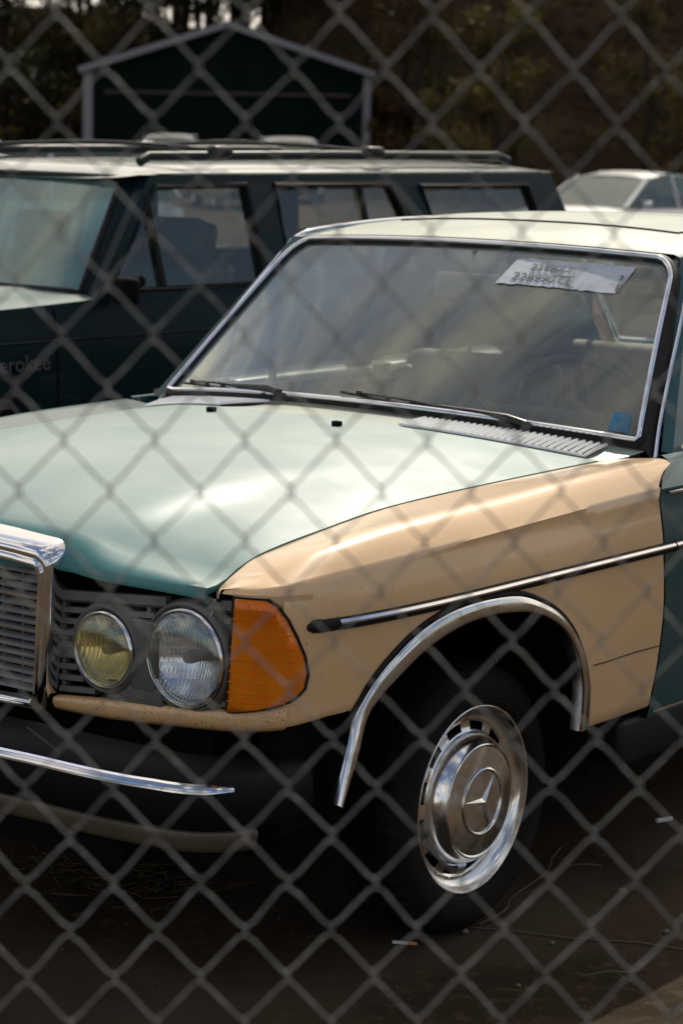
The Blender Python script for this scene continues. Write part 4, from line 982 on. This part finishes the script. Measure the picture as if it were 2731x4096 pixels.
# ================================================================== GREEN ESTATE / OFF-ROAD WAGON behind
jeep = empty('off_road_wagon', (-2.796, 1.003, 0), math.radians(-3.15), label='dark green boxy off road wagon with a roof rack, parked beside the old saloon', cat='car')
def jp(mb, name, m, smooth=35, parent=None): return mb.build(name, m, parent or jeep, smooth)
JX = lambda z: itp([(.30, .80), (.45, .84), (.70, .852), (.95, .845), (1.09, .820), (1.43, .722), (1.47, .70)], z)
# lower sides with wheel arches (body from y -.75 to 3.50)
def jeep_side(s):
    outer = [(-.72, .42), (-.50, .42), (-.46, .62), (-.36, .74), (.36, .74), (.46, .62), (.50, .42), (2.04, .40), (2.10, .62), (2.22, .75), (2.92, .75), (3.04, .62), (3.10, .42), (3.46, .42), (3.52, .80), (3.52, 1.06), (.80, 1.06), (.6, 1.03), (-.70, .96), (-.74, .80)]
    b = MB(); prof_z = None
    # dense grid so that the section bends
    ys = [-.74, -.60, -.50, -.46, -.36, -.2, 0, .2, .36, .46, .50, .7, .9, 1.3, 1.7, 2.04, 2.10, 2.22, 2.4, 2.57, 2.75, 2.92, 3.04, 3.10, 3.3, 3.46, 3.52]
    bot = lambda y: itp([(-.74, .45), (-.51, .42), (-.50, .42), (-.46, .62), (-.36, .74), (.36, .74), (.46, .62), (.50, .42), (2.04, .40), (2.10, .62), (2.22, .75), (2.92, .75), (3.04, .62), (3.10, .42), (3.52, .44)], y)
    top = lambda y: itp([(-.74, 1.01), (.30, 1.055), (.80, 1.068), (3.52, 1.065)], y)
    rows_j = []
    for y in ys:
        zb, zt = bot(y), top(y); row = []
        for t in [k/10 for k in range(11)]:
            z = lerp(zb, zt, t); row.append(Vector((JX(z)-(.05*max(0, (-.5-y)/.24)**2), y, z)))
        rows_j.append(row)
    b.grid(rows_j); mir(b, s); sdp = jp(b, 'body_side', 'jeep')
    for (yc, nm) in ((0, 'f'), (2.576, 'r')):
        b = MB(); b.tube([Vector((JX(z)+.015, yc+y, z)) for y, z in ((-.52, .42), (-.47, .63), (-.36, .755), (0, .765), (.36, .755), (.47, .63), (.52, .42))], .035, 6); mir(b, s); jp(b, 'wheel_flare', 'rubber', parent=sdp)
    b = MB(); b.box((s*(JX(.56)+.008), 1.28, .57), (.02, 1.45, .12), bev=.006); jp(b, 'lower_cladding', 'rubber', parent=sdp)
    b = MB(); b.tube([(s*(JX(.95)+.001), -.6, .95), (s*(JX(.95)+.002), 3.4, .95)], .004, 5); jp(b, 'body_crease', 'jeep', parent=sdp)
    # upper side with window openings
    GOj = [(.775, 1.06), (1.135, 1.458), (1.2, 1.472), (3.36, 1.472), (3.42, 1.44), (3.56, 1.06)]
    w1 = [(.86, 1.095), (1.155, 1.43), (1.60, 1.432), (1.60, 1.095)]; w2 = [(1.745, 1.10), (1.745, 1.43), (2.385, 1.43), (2.50, 1.12), (2.48, 1.10)]; w3 = [(2.66, 1.10), (2.555, 1.42), (3.235, 1.42), (3.32, 1.10)]
    fx_ = lambda y, z: (JX(z)+.0005, y, z)
    b = MB(); b.poly(GOj, [w1, w2, w3], fx_, thick=(-.04, 0, 0)); mir(b, s); uf = jp(b, 'window_frame', 'jeep', 20)
    for w in (w1, w2, w3):
        b = MB(); b.poly(w, [], lambda y, z: (JX(z)-.015, y, z)); mir(b, s); jp(b, 'side_window', 'sideglass', 0, uf)
        b = MB(); b.tube([Vector((JX(z)+.001, y, z)) for y, z in w], .012, 5, closed=True); mir(b, s); jp(b, 'window_seal', 'rubber', 0, uf)
    for y, z0, z1 in ((1.11, 1.10, 1.40), (2.21, 1.10, 1.43)):
        b = MB(); b.tube([(JX(z0)-.004, y, z0), (JX(z1)-.004, y, z1)], .013, 5); mir(b, s); jp(b, 'window_bar', 'rubber', 0, uf)
    for y in (.60, 1.67, 2.50):
        b = MB(); b.tube([(JX(z)+.0, y+(z-.7)*0, z) for z in (.50, .7, .95, 1.05)], .005, 4); mir(b, s); jp(b, 'door_gap', 'black', 0, sdp)
    for y in (1.50, 2.36):
        b = MB(); b.box((s*(JX(.90)+.012), y, .90), (.02, .15, .03), bev=.006); jp(b, 'door_handle', 'rubber', parent=sdp)
    b = MB(); b.box((s*.89, .86, 1.10), (.09, .06, .09), bev=.02); b.tube([(s*.80, .92, 1.11), (s*.90, .92, 1.13)], .02, 6); jp(b, 'door_mirror', 'black')
    return sdp
js = jeep_side(1); jeep_side(-1)
mtx = Matrix(((0, 0, 1, .856), (1, 0, 0, .255), (0, 1, 0, .862), (0, 0, 0, 1)))
M['badge'] = mat('grey_badge', (.07, .07, .07), .5, .2)
b = MB(); b.text('Cherokee', .075, mtx, 0, extrude=.002); jb = jp(b, 'door_lettering', M['badge'], 20, js)
# hood, front, windscreen, roof, rear
b = MB(); b.grid([[Vector((x, y, itp([(-.74, .99), (-.68, 1.015), (.3, 1.06), (.82, 1.082)], y)+.010*(1-(x/.80)**2)+(.006 if abs(x) < .52 else 0)-(.008 if abs(x) > .79 else 0))) for x in [-.82+k*.0683 for k in range(25)]] for y in (-.74, -.70, -.6, -.4, -.2, 0, .2, .4, .6, .72, .80)]); jp(b, 'hood', 'jeep_top_sheen', 50)
b = MB(); b.box((0, -.74, .72), (1.60, .04, .50), bev=.01); jf = jp(b, 'front_panel', 'jeep')
b = MB()
for k in range(10): b.box((-.27+k*.06, -.765, .80), (.04, .02, .22), bev=.004)
jp(b, 'grille', 'black', parent=jf)
for s in (-1, 1):
    b = MB(); b.box((s*.52, -.765, .82), (.26, .02, .16), bev=.01); jp(b, 'headlight', 'reflector', parent=jf)
b = MB(); b.box((0, -.84, .52), (1.68, .12, .14), bev=.02); jp(b, 'front_bumper', 'blackplastic')
b = MB(); b.box((0, 3.62, .52), (1.68, .12, .14), bev=.02); jp(b, 'rear_bumper', 'blackplastic')
def jw(u, t): return Vector((u*lerp(.70, .60, t), lerp(.835, 1.12, t)-.06*(1-u*u)*lerp(1, .8, t), lerp(1.085, 1.452, t)+.005*(1-u*u)))
b = MB(); b.grid([[jw(u/12, t/8) for u in range(-12, 13)] for t in range(9)]); jp(b, 'windshield', 'jglass', 80)
b = MB(); b.tube([jw(u/12, 0) for u in range(-12, 13)]+[jw(1, t/6) for t in range(1, 7)]+[jw(-u/12, 1) for u in range(-12, 13)]+[jw(-1, 1-t/6) for t in range(1, 6)], .014, 6, closed=True); jp(b, 'windshield_seal', 'rubber', 60)
for s in (-1, 1):                                                # broad body coloured screen pillars
    b = MB(); b.grid([[jw(1, t)+Vector((.0, -.01, 0)), jw(1, t)+Vector((.045, .03, 0)), Vector((JX(z_), .775+(z_-1.06)*.905, z_))] for t, z_ in ((0, 1.06), (.25, 1.16), (.5, 1.26), (.75, 1.36), (1, 1.458))]); mir(b, s); jp(b, 'screen_pillar', 'jeep', 60)
b = MB(); rows_j = []
for y, zz, e in ((1.055, 1.448, .0), (1.12, 1.476, 0), (1.25, 1.494, 0), (1.6, 1.505, 0), (2.4, 1.508, 0), (3.2, 1.503, 0), (3.38, 1.494, 0), (3.44, 1.474, 0)):
    rows_j.append([Vector((x, y+(.04*(x/.72)**2 if y < 1.2 else 0), zz-(zz-1.468)*abs(x/.705)**5*1.0)) for x in [-.705+k*.705/12 for k in range(25)]])
b.grid(rows_j); jroof = jp(b, 'roof', 'jeep_top_sheen', 50)
b = MB(); b.grid([[Vector((x, y, z)) for x in (-.68, 0, .68)] for y, z in ((3.44, 1.47), (3.50, 1.40), (3.60, 1.08))]); jp(b, 'rear_window', 'sideglass', 40)
b = MB(); b.box((0, 3.57, .78), (1.64, .05, .60), bev=.02); jp(b, 'tailgate', 'jeep')
for s in (-1, 1):
    b = MB(); b.tube([(s*.60, 1.20, 1.508), (s*.60, 1.24, 1.527), (s*.60, 2.2, 1.532), (s*.60, 3.2, 1.530), (s*.60, 3.27, 1.512)], .018, 8); rk = jp(b, 'roof_rail', 'blackplastic', 60)
for y in (1.58, 2.41):
    b = MB(); b.tube([(-.62+k*.124, y, 1.545+.022*math.sin(PI*k/10)) for k in range(11)], .008, 8); 
    for s in (-1, 1): b.box((s*.61, y, 1.543), (.06, .10, .045), bev=.018)
    jp(b, 'roof_crossbar', 'blackplastic', 60)
def jseat(x, y, zt):
    b = MB(); R1 = Matrix.Rotation(math.radians(-12), 3, 'X'); b.box((x, y, zt-.3), (.46, .13, .60), rot=R1, bev=.04); b.box((x, y+.07, zt+.07), (.26, .08, .15), rot=R1, bev=.03); b.box((x, y-.3, zt-.55), (.46, .5, .13), bev=.04); jp(b, 'seat', 'dash', 50)
for a in ((-.36, 1.55, 1.16), (.36, 1.55, 1.16), (-.36, 2.35, 1.10), (.36, 2.35, 1.10)): jseat(*a)
b = MB(); b.box((0, 1.0, .98), (1.3, .3, .14), bev=.04); jp(b, 'dashboard', 'dash')
b = MB(); b.box((0, 1.5, .42), (1.5, 4.1, .08)); b.box((0, .65, .7), (1.5, .04, .6)); 
for yy in (0, 2.576):
    for s in (-1, 1): b.box((s*.42, yy, .6), (.03, .95, .4))
jp(b, 'underbody', 'black', 0)
def simple_wheel(root, x, y, r, w, s, name='wheel'):
    b = MB(); b.lathe([(.02, .0), (r*.3, .004), (r*.5, -.012), (r*.58, .0), (r*.62, .006)], (x, y, r), 'X', s, n=32); wh = b.build(name, M['rim'], root)
    b = MB(); b.lathe([(r*.6, .0), (r*.68, .012), (r*.9, .012), (r*.97, 0), (r, -.02), (r, -w+.02), (r*.95, -w), (r*.6, -w+.02)], (x, y, r), 'X', s, n=40); b.build('tyre', M['tyre'], wh)
    return wh
for y in (0, 2.576):
    for s in (-1, 1): simple_wheel(jeep, s*.80, y, .345, .21, s)

# ================================================================== other parked cars (far, out of focus)
def far_car(loc, rz, body, label, shape='sedan', group='cars parked at the back of the yard', scale=1.0):
    root = empty('parked_car', loc, rz, label=label, cat='car', group=group); root.scale = (scale,)*3
    if shape == 'sedan': prof = [(-2.15, .48, .62), (-2.10, .66, .76), (-1.2, .84, .90), (-.75, .93, .95)]; roof = [(-.80, .95, .74), (-.10, 1.38, .60), (.35, 1.44, .58), (.95, 1.40, .58), (1.55, .98, .66)]; tail = [(1.6, .97), (2.1, .93), (2.2, .70)]
    else: prof = [(-2.2, .55, .7), (-2.15, .80, .80), (-1.2, 1.0, .88), (-.95, 1.04, .9)]; roof = [(-.95, 1.05, .78), (-.30, 1.62, .66), (.2, 1.70, .64), (1.7, 1.68, .64), (2.10, 1.08, .72)]; tail = [(2.12, 1.05), (2.2, .9), (2.22, .6)]
    belt = roof[0][1]; R_ = []
    st = [(-2.2, .45, .60, .50), (-2.17, .55, .74, .62), (-2.0, .70, .82, .70), (-1.5, .84, .86, .78)]
    ys = [-2.2, -2.15, -2.0, -1.6, -1.2, -.8, -.3, .4, 1.1, 1.6, 2.0, 2.15, 2.2]
    hz = [belt*.55, belt*.72, belt*.82, belt*.90, belt*.95, belt, belt, belt, belt, belt, belt*.97, belt*.9, belt*.6]
    hw = [.62, .74, .80, .84, .86, .87, .88, .88, .88, .87, .82, .76, .68]
    for y, h, w in zip(ys, hz, hw):
        R_.append([Vector((w*a, y, lerp(.25, h, c))) for a, c in ((-.9, 0), (-1, .25), (-1.0, .6), (-.97, .85), (-.88, .97), (-.5, 1.0), (0, 1.01), (.5, 1.0), (.88, .97), (.97, .85), (1.0, .6), (1, .25), (.9, 0))])
    b = MB(); b.grid(R_); b.build('body', body, root, 40)
    top = []
    for y, z, w in roof[1:4]: top.append([Vector((w*u, y, z-.035*abs(u)**3)) for u in [k/6-1 for k in range(13)]])
    b = MB(); b.grid(top)
    fr_, rr_ = roof[0], roof[4]
    for s in (-1, 1):
        for (ya, za, wa), (yb, zb, wb) in ((roof[0], roof[1]), (roof[4], roof[3])): b.tube([(s*wa, ya, za), (s*wb, yb, zb-.03)], .035, 6)
        ym = .45; b.tube([(s*.76, ym, belt), (s*.585, ym, roof[2][1]-.03)], .035, 6)
    b.build('roof', body, root, 50)
    gl = MB()
    for s in (-1, 1): gl.poly([(roof[0][0], belt), (roof[1][0], roof[1][1]-.03), (roof[2][0], roof[2][1]-.03), (roof[3][0], roof[3][1]-.03), (roof[4][0], belt)], [], lambda y, z: (s*lerp(.76, .59, (z-belt)/(roof[2][1]-belt)), y, z))
    gl.build('side_window', M['farglass'], root, 0)
    for (a, c, nm) in ((roof[0], roof[1], 'windshield'), (roof[4], roof[3], 'rear_window')):
        b = MB(); b.grid([[Vector((lerp(a[2], c[2], t)*u, lerp(a[0], c[0], t), lerp(a[1], c[1]-.02, t))) for u in (-1, -.5, 0, .5, 1)] for t in (0, .5, 1)]); b.build(nm, M['farglass'], root, 40)
    b = MB()
    for x in (-.34, .34): b.box((x, .15, belt+.05), (.42, .14, .4), bev=.04)
    b.box((0, 1.0, belt), (1.2, .14, .3), bev=.04); b.build('seat', M['seat'], root)
    for s in (-1, 1):
        b = MB(); b.box((s*.60, -2.13, belt*.68), (.24, .10, .12), bev=.03); b.build('headlight', M['reflector'], root)
        b = MB(); b.box((s*.93, -.55, belt+.05), (.14, .08, .10), bev=.03); b.build('door_mirror', body, root)
        for y in (-1.35, 1.3): simple_wheel(root, s*.83, y, .31, .2, s)
    b = MB(); b.box((0, 0, .3), (1.5, 4.0, .12)); b.build('underbody', M['black'], root, 0)
    return root
def at(D, lat): p = CAM+FWD*D+RGT*lat; return (p.x, p.y, drop(D))
HEAD = math.atan2(FWD.y, FWD.x)-PI/2
far_car(at(34.5, 3.80), HEAD+math.radians(-42), M['silver'], 'silver white saloon car at the right, beyond the wagon and under the brown bank')
far_car(at(30.0, 5.45), HEAD+math.radians(-35), M['tan'], 'tan car cut off by the right edge, beside the silver saloon')
far_car(at(30.0, -4.15), HEAD+math.radians(-75), M['white'], 'white car at the far left edge behind the green wagon', 'suv', scale=.95)
far_car(at(70.0, -5.1), HEAD, M['white'], 'white car in front of the barn seen over the front of the roof rack', 'suv', scale=1.0)
far_car(at(60.0, -2.75), HEAD+math.radians(15), M['tan'], 'tan car in front of the barn seen between the roof rack bars', 'suv', scale=.95)
far_car(at(65.0, -1.55), HEAD+math.radians(5), M['white'], 'white car in front of the barn beside the tan one, seen over the roof rack', 'suv', scale=1.0)

# ================================================================== barn
BD = 80.0
def bpt(lat, z, dD=0): p = CAM+FWD*(BD+dD)+RGT*lat; return Vector((p.x, p.y, z))
barn = empty('barn', tuple(bpt(-3.95, -.45)), HEAD, label='dark green metal barn with pale gable trim at the back of the yard', cat='barn')
def bl(x, y, z): return Vector((x, y, z))                       # local: x right, y away
EZ, AZ, HW = 3.71, 5.17, 4.56
b = MB(); b.poly([(-HW, 0), (-HW, EZ), (0, AZ), (HW, EZ), (HW, 0)], [], lambda x, z: (x, 0, z), thick=(0, .15, 0)); b.build('gable_wall', M['barn'], barn, 0)
for s in (-1, 1):
    b = MB(); b.box((s*(HW-.08), 7, EZ/2), (.12, 13.7, EZ-.05)); b.build('side_wall', M['barn'], barn, 0)
    sl = math.atan2(AZ-EZ, HW); ln = math.hypot(AZ-EZ, HW)+.3
    b = MB(); b.box((s*(HW/2+.1), 7, (AZ+EZ)/2+.02), (ln, 14.6, .10), rot=Matrix.Rotation(s*sl, 3, 'Y')); b.build('roof', M['barn'], barn, 0)
    b = MB(); b.box((s*(HW/2+.1), -.36, (AZ+EZ)/2-.02), (ln, .06, .20), rot=Matrix.Rotation(s*sl, 3, 'Y')); b.build('gable_trim', M['trim'], barn, 0)
    b = MB(); b.box((s*(HW-.02), -.06, (EZ-.1)/2), (.30 if s < 0 else .24, .10, EZ-.12)); b.build('corner_trim', M['trim'], barn, 0)
b = MB(); b.box((0, -.05, 2.97), (8.0, .08, .09)); b.build('door_rail', M['barnline'], barn, 0)
b = MB()
for k in range(-15, 16): b.box((k*.29, -.02, 1.47), (.03, .04, 2.85))
b.build('sliding_door', M['barn'], barn, 0)
b = MB(); b.box((0, 13.9, EZ/2), (2*HW-.3, .1, EZ-.1)); b.build('rear_wall', M['barn'], barn, 0)

# ================================================================== trees
def tree_proto(kind, seed, leaf, dens=1.0, h=11.0, spread=2.6, low=1.4, name='tree'):
    rnd = random.Random(seed); b = MB(); ends = []
    tr = [Vector((0, 0, -.3))]
    for k in range(1, 9): tr.append(Vector((rnd.uniform(-.12, .12)*k*.5, rnd.uniform(-.12, .12)*k*.5, h*k/8)))
    rt = [.22*(1-.85*k/8) for k in range(9)]; b.tube(tr, rt, 8)
    for i in range(22):
        z = rnd.uniform(low, h*.95); k = z/h*8; k0 = int(k); base = tr[k0].lerp(tr[min(8, k0+1)], k-k0); a = rnd.uniform(0, 2*PI); ln = spread*rnd.uniform(.5, 1.0)*(1.15-.6*z/h)
        e = base+Vector((math.cos(a)*ln, math.sin(a)*ln, ln*rnd.uniform(.15, .7))); mid = base.lerp(e, .5)+Vector((0, 0, rnd.uniform(-.1, .25)))
        b.tube([base, mid, e], [.05, .03, .012], 5); ends += [mid, e, base.lerp(e, .75)]
    trunk = b
    lf = MB(); vs = []; fs = []
    for e in ends:
        if rnd.random() > .85: continue
        nl = int(rnd.uniform(30, 75)*dens); rad = rnd.uniform(.35, .85)
        for _ in range(nl):
            p = e+Vector((rnd.gauss(0, rad*.5), rnd.gauss(0, rad*.5), rnd.gauss(0, rad*.35))); sz = rnd.uniform(.05, .13)
            a = Vector((rnd.gauss(0, 1), rnd.gauss(0, 1), rnd.gauss(0, 1))).normalized(); c = a.orthogonal().normalized()*sz; d = a.cross(c).normalized()*sz*.7
            o = len(vs); vs += [p+c, p+d, p-c, p-d]; fs.append((o, o+1, o+2, o+3))
    lf.add(vs, fs)
    root = empty(name, (0, 0, 0)); trunk.build('trunk', M['bark'], root, 60); me = lf
    me_o = bpy.data.meshes.new('crown'); me_o.from_pydata([tuple(p) for p in me.v], [], me.f); me_o.materials.append(M[leaf]); co = bpy.data.objects.new('crown', me_o); COL.objects.link(co); co.parent = root
    return root
protos = [tree_proto('a', 1, 'leafA', 1.0, 10, 3.0, 1.0), tree_proto('b', 2, 'leafB', 1.5, 12, 3.0, .8), tree_proto('c', 3, 'leafC', .7, 11, 2.6, 1.5), tree_proto('d', 4, 'leafA', .55, 12, 3.2, 2.5)]
KIND = ['olive leaved tree', 'dense dark green tree', 'thin tree with brown leaves', 'tall sparse olive tree']
rnd = random.Random(11)
spots = []
for k in range(26):                                             # left and behind the barn, gaps of sky between
    spots.append((rnd.uniform(98, 118), -22+k*1.05+rnd.uniform(-.5, .5), rnd.choice([0, 1, 2, 3, 3])))
for k in range(30):                                             # up the bank on the right
    spots.append((rnd.uniform(84, 112), 2+k*.72+rnd.uniform(-.6, .6), rnd.choice([0, 1, 2, 2, 3])))
for k in range(14): spots.append((rnd.uniform(90, 112), -23+k*1.15, rnd.choice([1, 1, 0])))
for k in range(7): spots.append((rnd.uniform(100, 106), -7+k*1.3, 1))
for k in range(14): spots.append((rnd.uniform(108, 120), -21+k*1.6, 1))
for k in range(16): spots.append((rnd.uniform(76, 92), 2.2+k*.75, rnd.choice([0, 0, 2])))
for D_, l_ in ((69, 3.3), (64, 3.9), (70, 4.8), (68, 8.3), (72, 10.2)): spots.append((D_, l_, 0))
used = set(); TREES = []
for (D, lat, kd) in spots:
    if abs(lat+3.95) < 5.5 and 75 < D < 97: D = 99+rnd.uniform(0, 6)
    src = protos[kd]
    r = src if kd not in used else copy_tree(src)
    used.add(kd); p = at(D, lat); zz = max(-.45, hill_z(D, lat)); r.location = (p[0], p[1], zz-.2); r.rotation_euler = (0, 0, rnd.uniform(0, 6.28)); sc = rnd.uniform(.75, 1.2)*(.62 if D < 83 and lat > -1 else 1); r.scale = (sc, sc, sc*rnd.uniform(.85, 1.1))
    side = 'left of the barn' if lat < -8.6 else ('behind the barn' if lat < .7 else ('on the brown bank right of the barn' if lat < 7 else 'high on the bank at the far right'))
    TREES.append((lat/D, kd, side, r))
ORD = ['leftmost', 'second from left', 'third from left', 'fourth from left', 'fifth from left', 'sixth from left', 'seventh from left', 'eighth from left', 'ninth from left', 'tenth from left', 'eleventh from left', 'twelfth from left']+[w+' from left' for w in ('thirteenth', 'fourteenth', 'fifteenth', 'sixteenth', 'seventeenth', 'eighteenth', 'nineteenth', 'twentieth')]+['farthest right of its kind there']
for key in {(t[1], t[2]) for t in TREES}:
    for i, t in enumerate(sorted([t for t in TREES if (t[1], t[2]) == key], key=lambda t: t[0])):
        tag(t[3], f'{KIND[key[0]]} {key[1]}, {ORD[min(i, 20)]}', 'tree', 'trees on the slope behind the yard')
# low undergrowth on the bank: nobody could count it
b = MB(); vs = []; fs = []
for _ in range(9000):
    D = rnd.uniform(66, 110); lat = rnd.uniform(-20, 22); 
    if abs(lat+3.95) < 5.2 and D < 96: continue
    p = P3(D, lat, hill_z(D, lat)+abs(rnd.gauss(0, .35))); sz = rnd.uniform(.08, .22); a = Vector((rnd.gauss(0, 1), rnd.gauss(0, 1), rnd.gauss(0, 1))).normalized(); c = a.orthogonal()*sz; d = a.cross(c)*.7
    o = len(vs); vs += [p+c, p+d, p-c, p-d]; fs.append((o, o+1, o+2, o+3))
b.add(vs, fs); o = b.build('undergrowth', 'leafC', smooth=0); tag(o, 'brown scrub and dead leaves covering the bank', 'undergrowth', kind='stuff')

# ================================================================== litter on the ground
def litter(mb, name, mats, label, cat, group=None):
    o = mb.build(name, mats, None, 40); return tag(o, label, cat, group)
b = MB(); b.tube([(.683, .945, .008), (.70, .985, .008)], .006, 8); litter(b, 'paper_scrap', 'paper', 'small white paper stub on the ground at right behind the front wheel', 'litter')
b = MB(); b.tube([(.715, -.160, .004), (.742, -.146, .004)], .0036, 8); b.tube([(.742, -.146, .004), (.760, -.137, .004)], .0037, 8, mi=1); litter(b, 'cigarette_butt', ['paper', 'cork'], 'crushed cigarette butt on the ground below the front tyre', 'cigarette butt')
pts = [(.62, .62, .004), (.66, .52, .012), (.70, .44, .006), (.73, .34, .014), (.75, .22, .010), (.80, .12, .018), (.79, .04, .006)]
b = MB(); b.tube(catmull(pts, 4), .0022, 5); b.tube(catmull([(.70, .44, .006), (.76, .46, .03), (.79, .52, .02)], 4), .0016, 5); b.tube(catmull([(.75, .22, .01), (.80, .26, .03), (.86, .25, .012)], 4), .0014, 5); litter(b, 'twig', 'twig', 'long thin dry twig on the ground right of the front wheel', 'twig')
b = MB(); b.tube(catmull([(1.12, -.08, .004), (1.16, -.05, .016), (1.19, -.01, .012), (1.20, .06, .03)], 4), .0025, 5); b.tube([(1.17, -.04, .014), (1.22, -.06, .01)], .002, 5); litter(b, 'twig', 'twig', 'short forked twig near the lower right corner of the ground', 'twig')
b = MB(); rr_ = random.Random(5); vs = []
for k in range(9):
    pass
for (x, y, r, lb) in [(.965, .05, .006, 'small grey pebble right of the front tyre'), (.79, -.01, .008, 'largest pale pebble by the foot of the front tyre'), (1.109, .263, .007, 'pebble lying far right beyond the twig'), (.90, .43, .010, 'dark clod on the ground behind the wheel'), (1.05, -.2, .005, 'tiny pebble at the bottom of the ground below the wheel')]:
    b = MB(); bm = bmesh.new(); bmesh.ops.create_icosphere(bm, subdivisions=2, radius=r)
    b.add([Vector((v.co.x*rr_.uniform(.8, 1.3), v.co.y*rr_.uniform(.8, 1.2), v.co.z*.7))+Vector((x, y, r*.6)) for v in bm.verts], [tuple(v.index for v in f.verts) for f in bm.faces]); bm.free(); litter(b, 'pebble', 'pebble', lb, 'pebble', 'pebbles on the ground')
b = MB()
for k in range(170):                                            # dead pine straw under the bumper
    cx0, cy0 = random.choice([(-.02, -.30), (-.12, -.24), (.06, -.22), (-.25, -.18)]); x = cx0+random.gauss(0, .09); y = cy0+random.gauss(0, .07); a = random.uniform(0, PI); ln = random.uniform(.03, .09)
    b.tube([(x, y, .003+random.random()*.01), (x+math.cos(a)*ln, y+math.sin(a)*ln, .003+random.random()*.02)], .0009, 3, caps=False)
tag(b.build('pine_straw', 'straw', None, 0), 'loose dead pine straw on the ground under the bumper', 'straw', kind='stuff')
b = MB()                                                        # coarse grit
for k in range(1500):
    x = random.uniform(-.6, 2.2); y = random.uniform(-1.6, 2.2); r = random.uniform(.001, .0028); 
    p = Vector((x, y, r*.4)); b.add([p+Vector((r, 0, 0)), p+Vector((-.5*r, .8*r, 0)), p+Vector((-.5*r, -.8*r, 0)), p+Vector((0, 0, r))], [(0, 1, 3), (1, 2, 3), (2, 0, 3)])
tag(b.build('grit', 'pebble', None, 0), 'fine grit scattered over the ground', 'grit', kind='stuff')
# crack in the paving
b = MB(); P = [(1.6, .30), (1.3, .22), (1.1, .17), (.98, .10), (.86, .06), (.74, .0)]; b.grid([[Vector((x, y-.0025, .004)), Vector((x, y+.0025, .004))] for x, y in P]); o = b.build('paving_joint', 'jointmat', None, 0); tag(o, kind='structure')

# ================================================================== chain link fence
FO = Vector((2.16382, -2.65123, 1.73218)); FX = Vector((.76658, .64207, .0101)); FZ = Vector((.03025, -.05183, .99820)); PA, PB = .036, .041456
FN = FX.cross(FZ).normalized()                                   # towards or away from the camera
if FN.dot(CAM-FO) < 0: FN = -FN
fence = empty('chain_link_fence', (FO.x, FO.y, 0), label='galvanised chain link fence across the foreground', cat='fence')
FL = Vector((FO.x, FO.y, 0))
def fp(i, j, dep=0, ex=0, ez=0): return FO+FX*(i*PA+ex)-FZ*(j*PB+ez)+FN*dep-FL
b = MB(); rw_ = .00092
rf_ = random.Random(4)
for i in range(-26, 44):
    pts = []
    j0 = -4
    for j in range(j0, 40):
        # wire i runs between column i and column i+1; at row j it is on column i when i+j is odd
        left = ((i+j) % 2 != 0)
        jx = rf_.uniform(-.0011, .0011); jz = rf_.uniform(-.0011, .0011)
        sgn = -1 if left else 1; col_ = i if left else i+1
        # arriving along a '/' stroke (behind) when left, along '\' (front) when right
        d_in = -.0026 if left else .0026
        pts.append(fp(col_, j, d_in, -sgn*.0062+jx, -.0075+jz)); pts.append(fp(col_, j, d_in*.6, sgn*.0012+jx, -.0028+jz)); pts.append(fp(col_, j, -d_in*.6, sgn*.0012+jx, .0028+jz)); pts.append(fp(col_, j, -d_in, -sgn*.0062+jx, .0075+jz))
    b.tube(pts, rw_, 6, caps=False)
b.build('wire_mesh', M['wire'], fence, 60)
top = FO-FL+FZ*(.045*4)
for i in (-27, 45):
    b = MB(); q = fp(i, 0); b.tube([Vector((q.x, q.y, -.0)), q+FZ*.25], .03, 16); b.build('fence_post', M['wire'], fence, 60)
b = MB(); b.tube([fp(-27, -4.3), fp(45, -4.3)], .02, 12); b.build('top_rail', M['wire'], fence, 60)
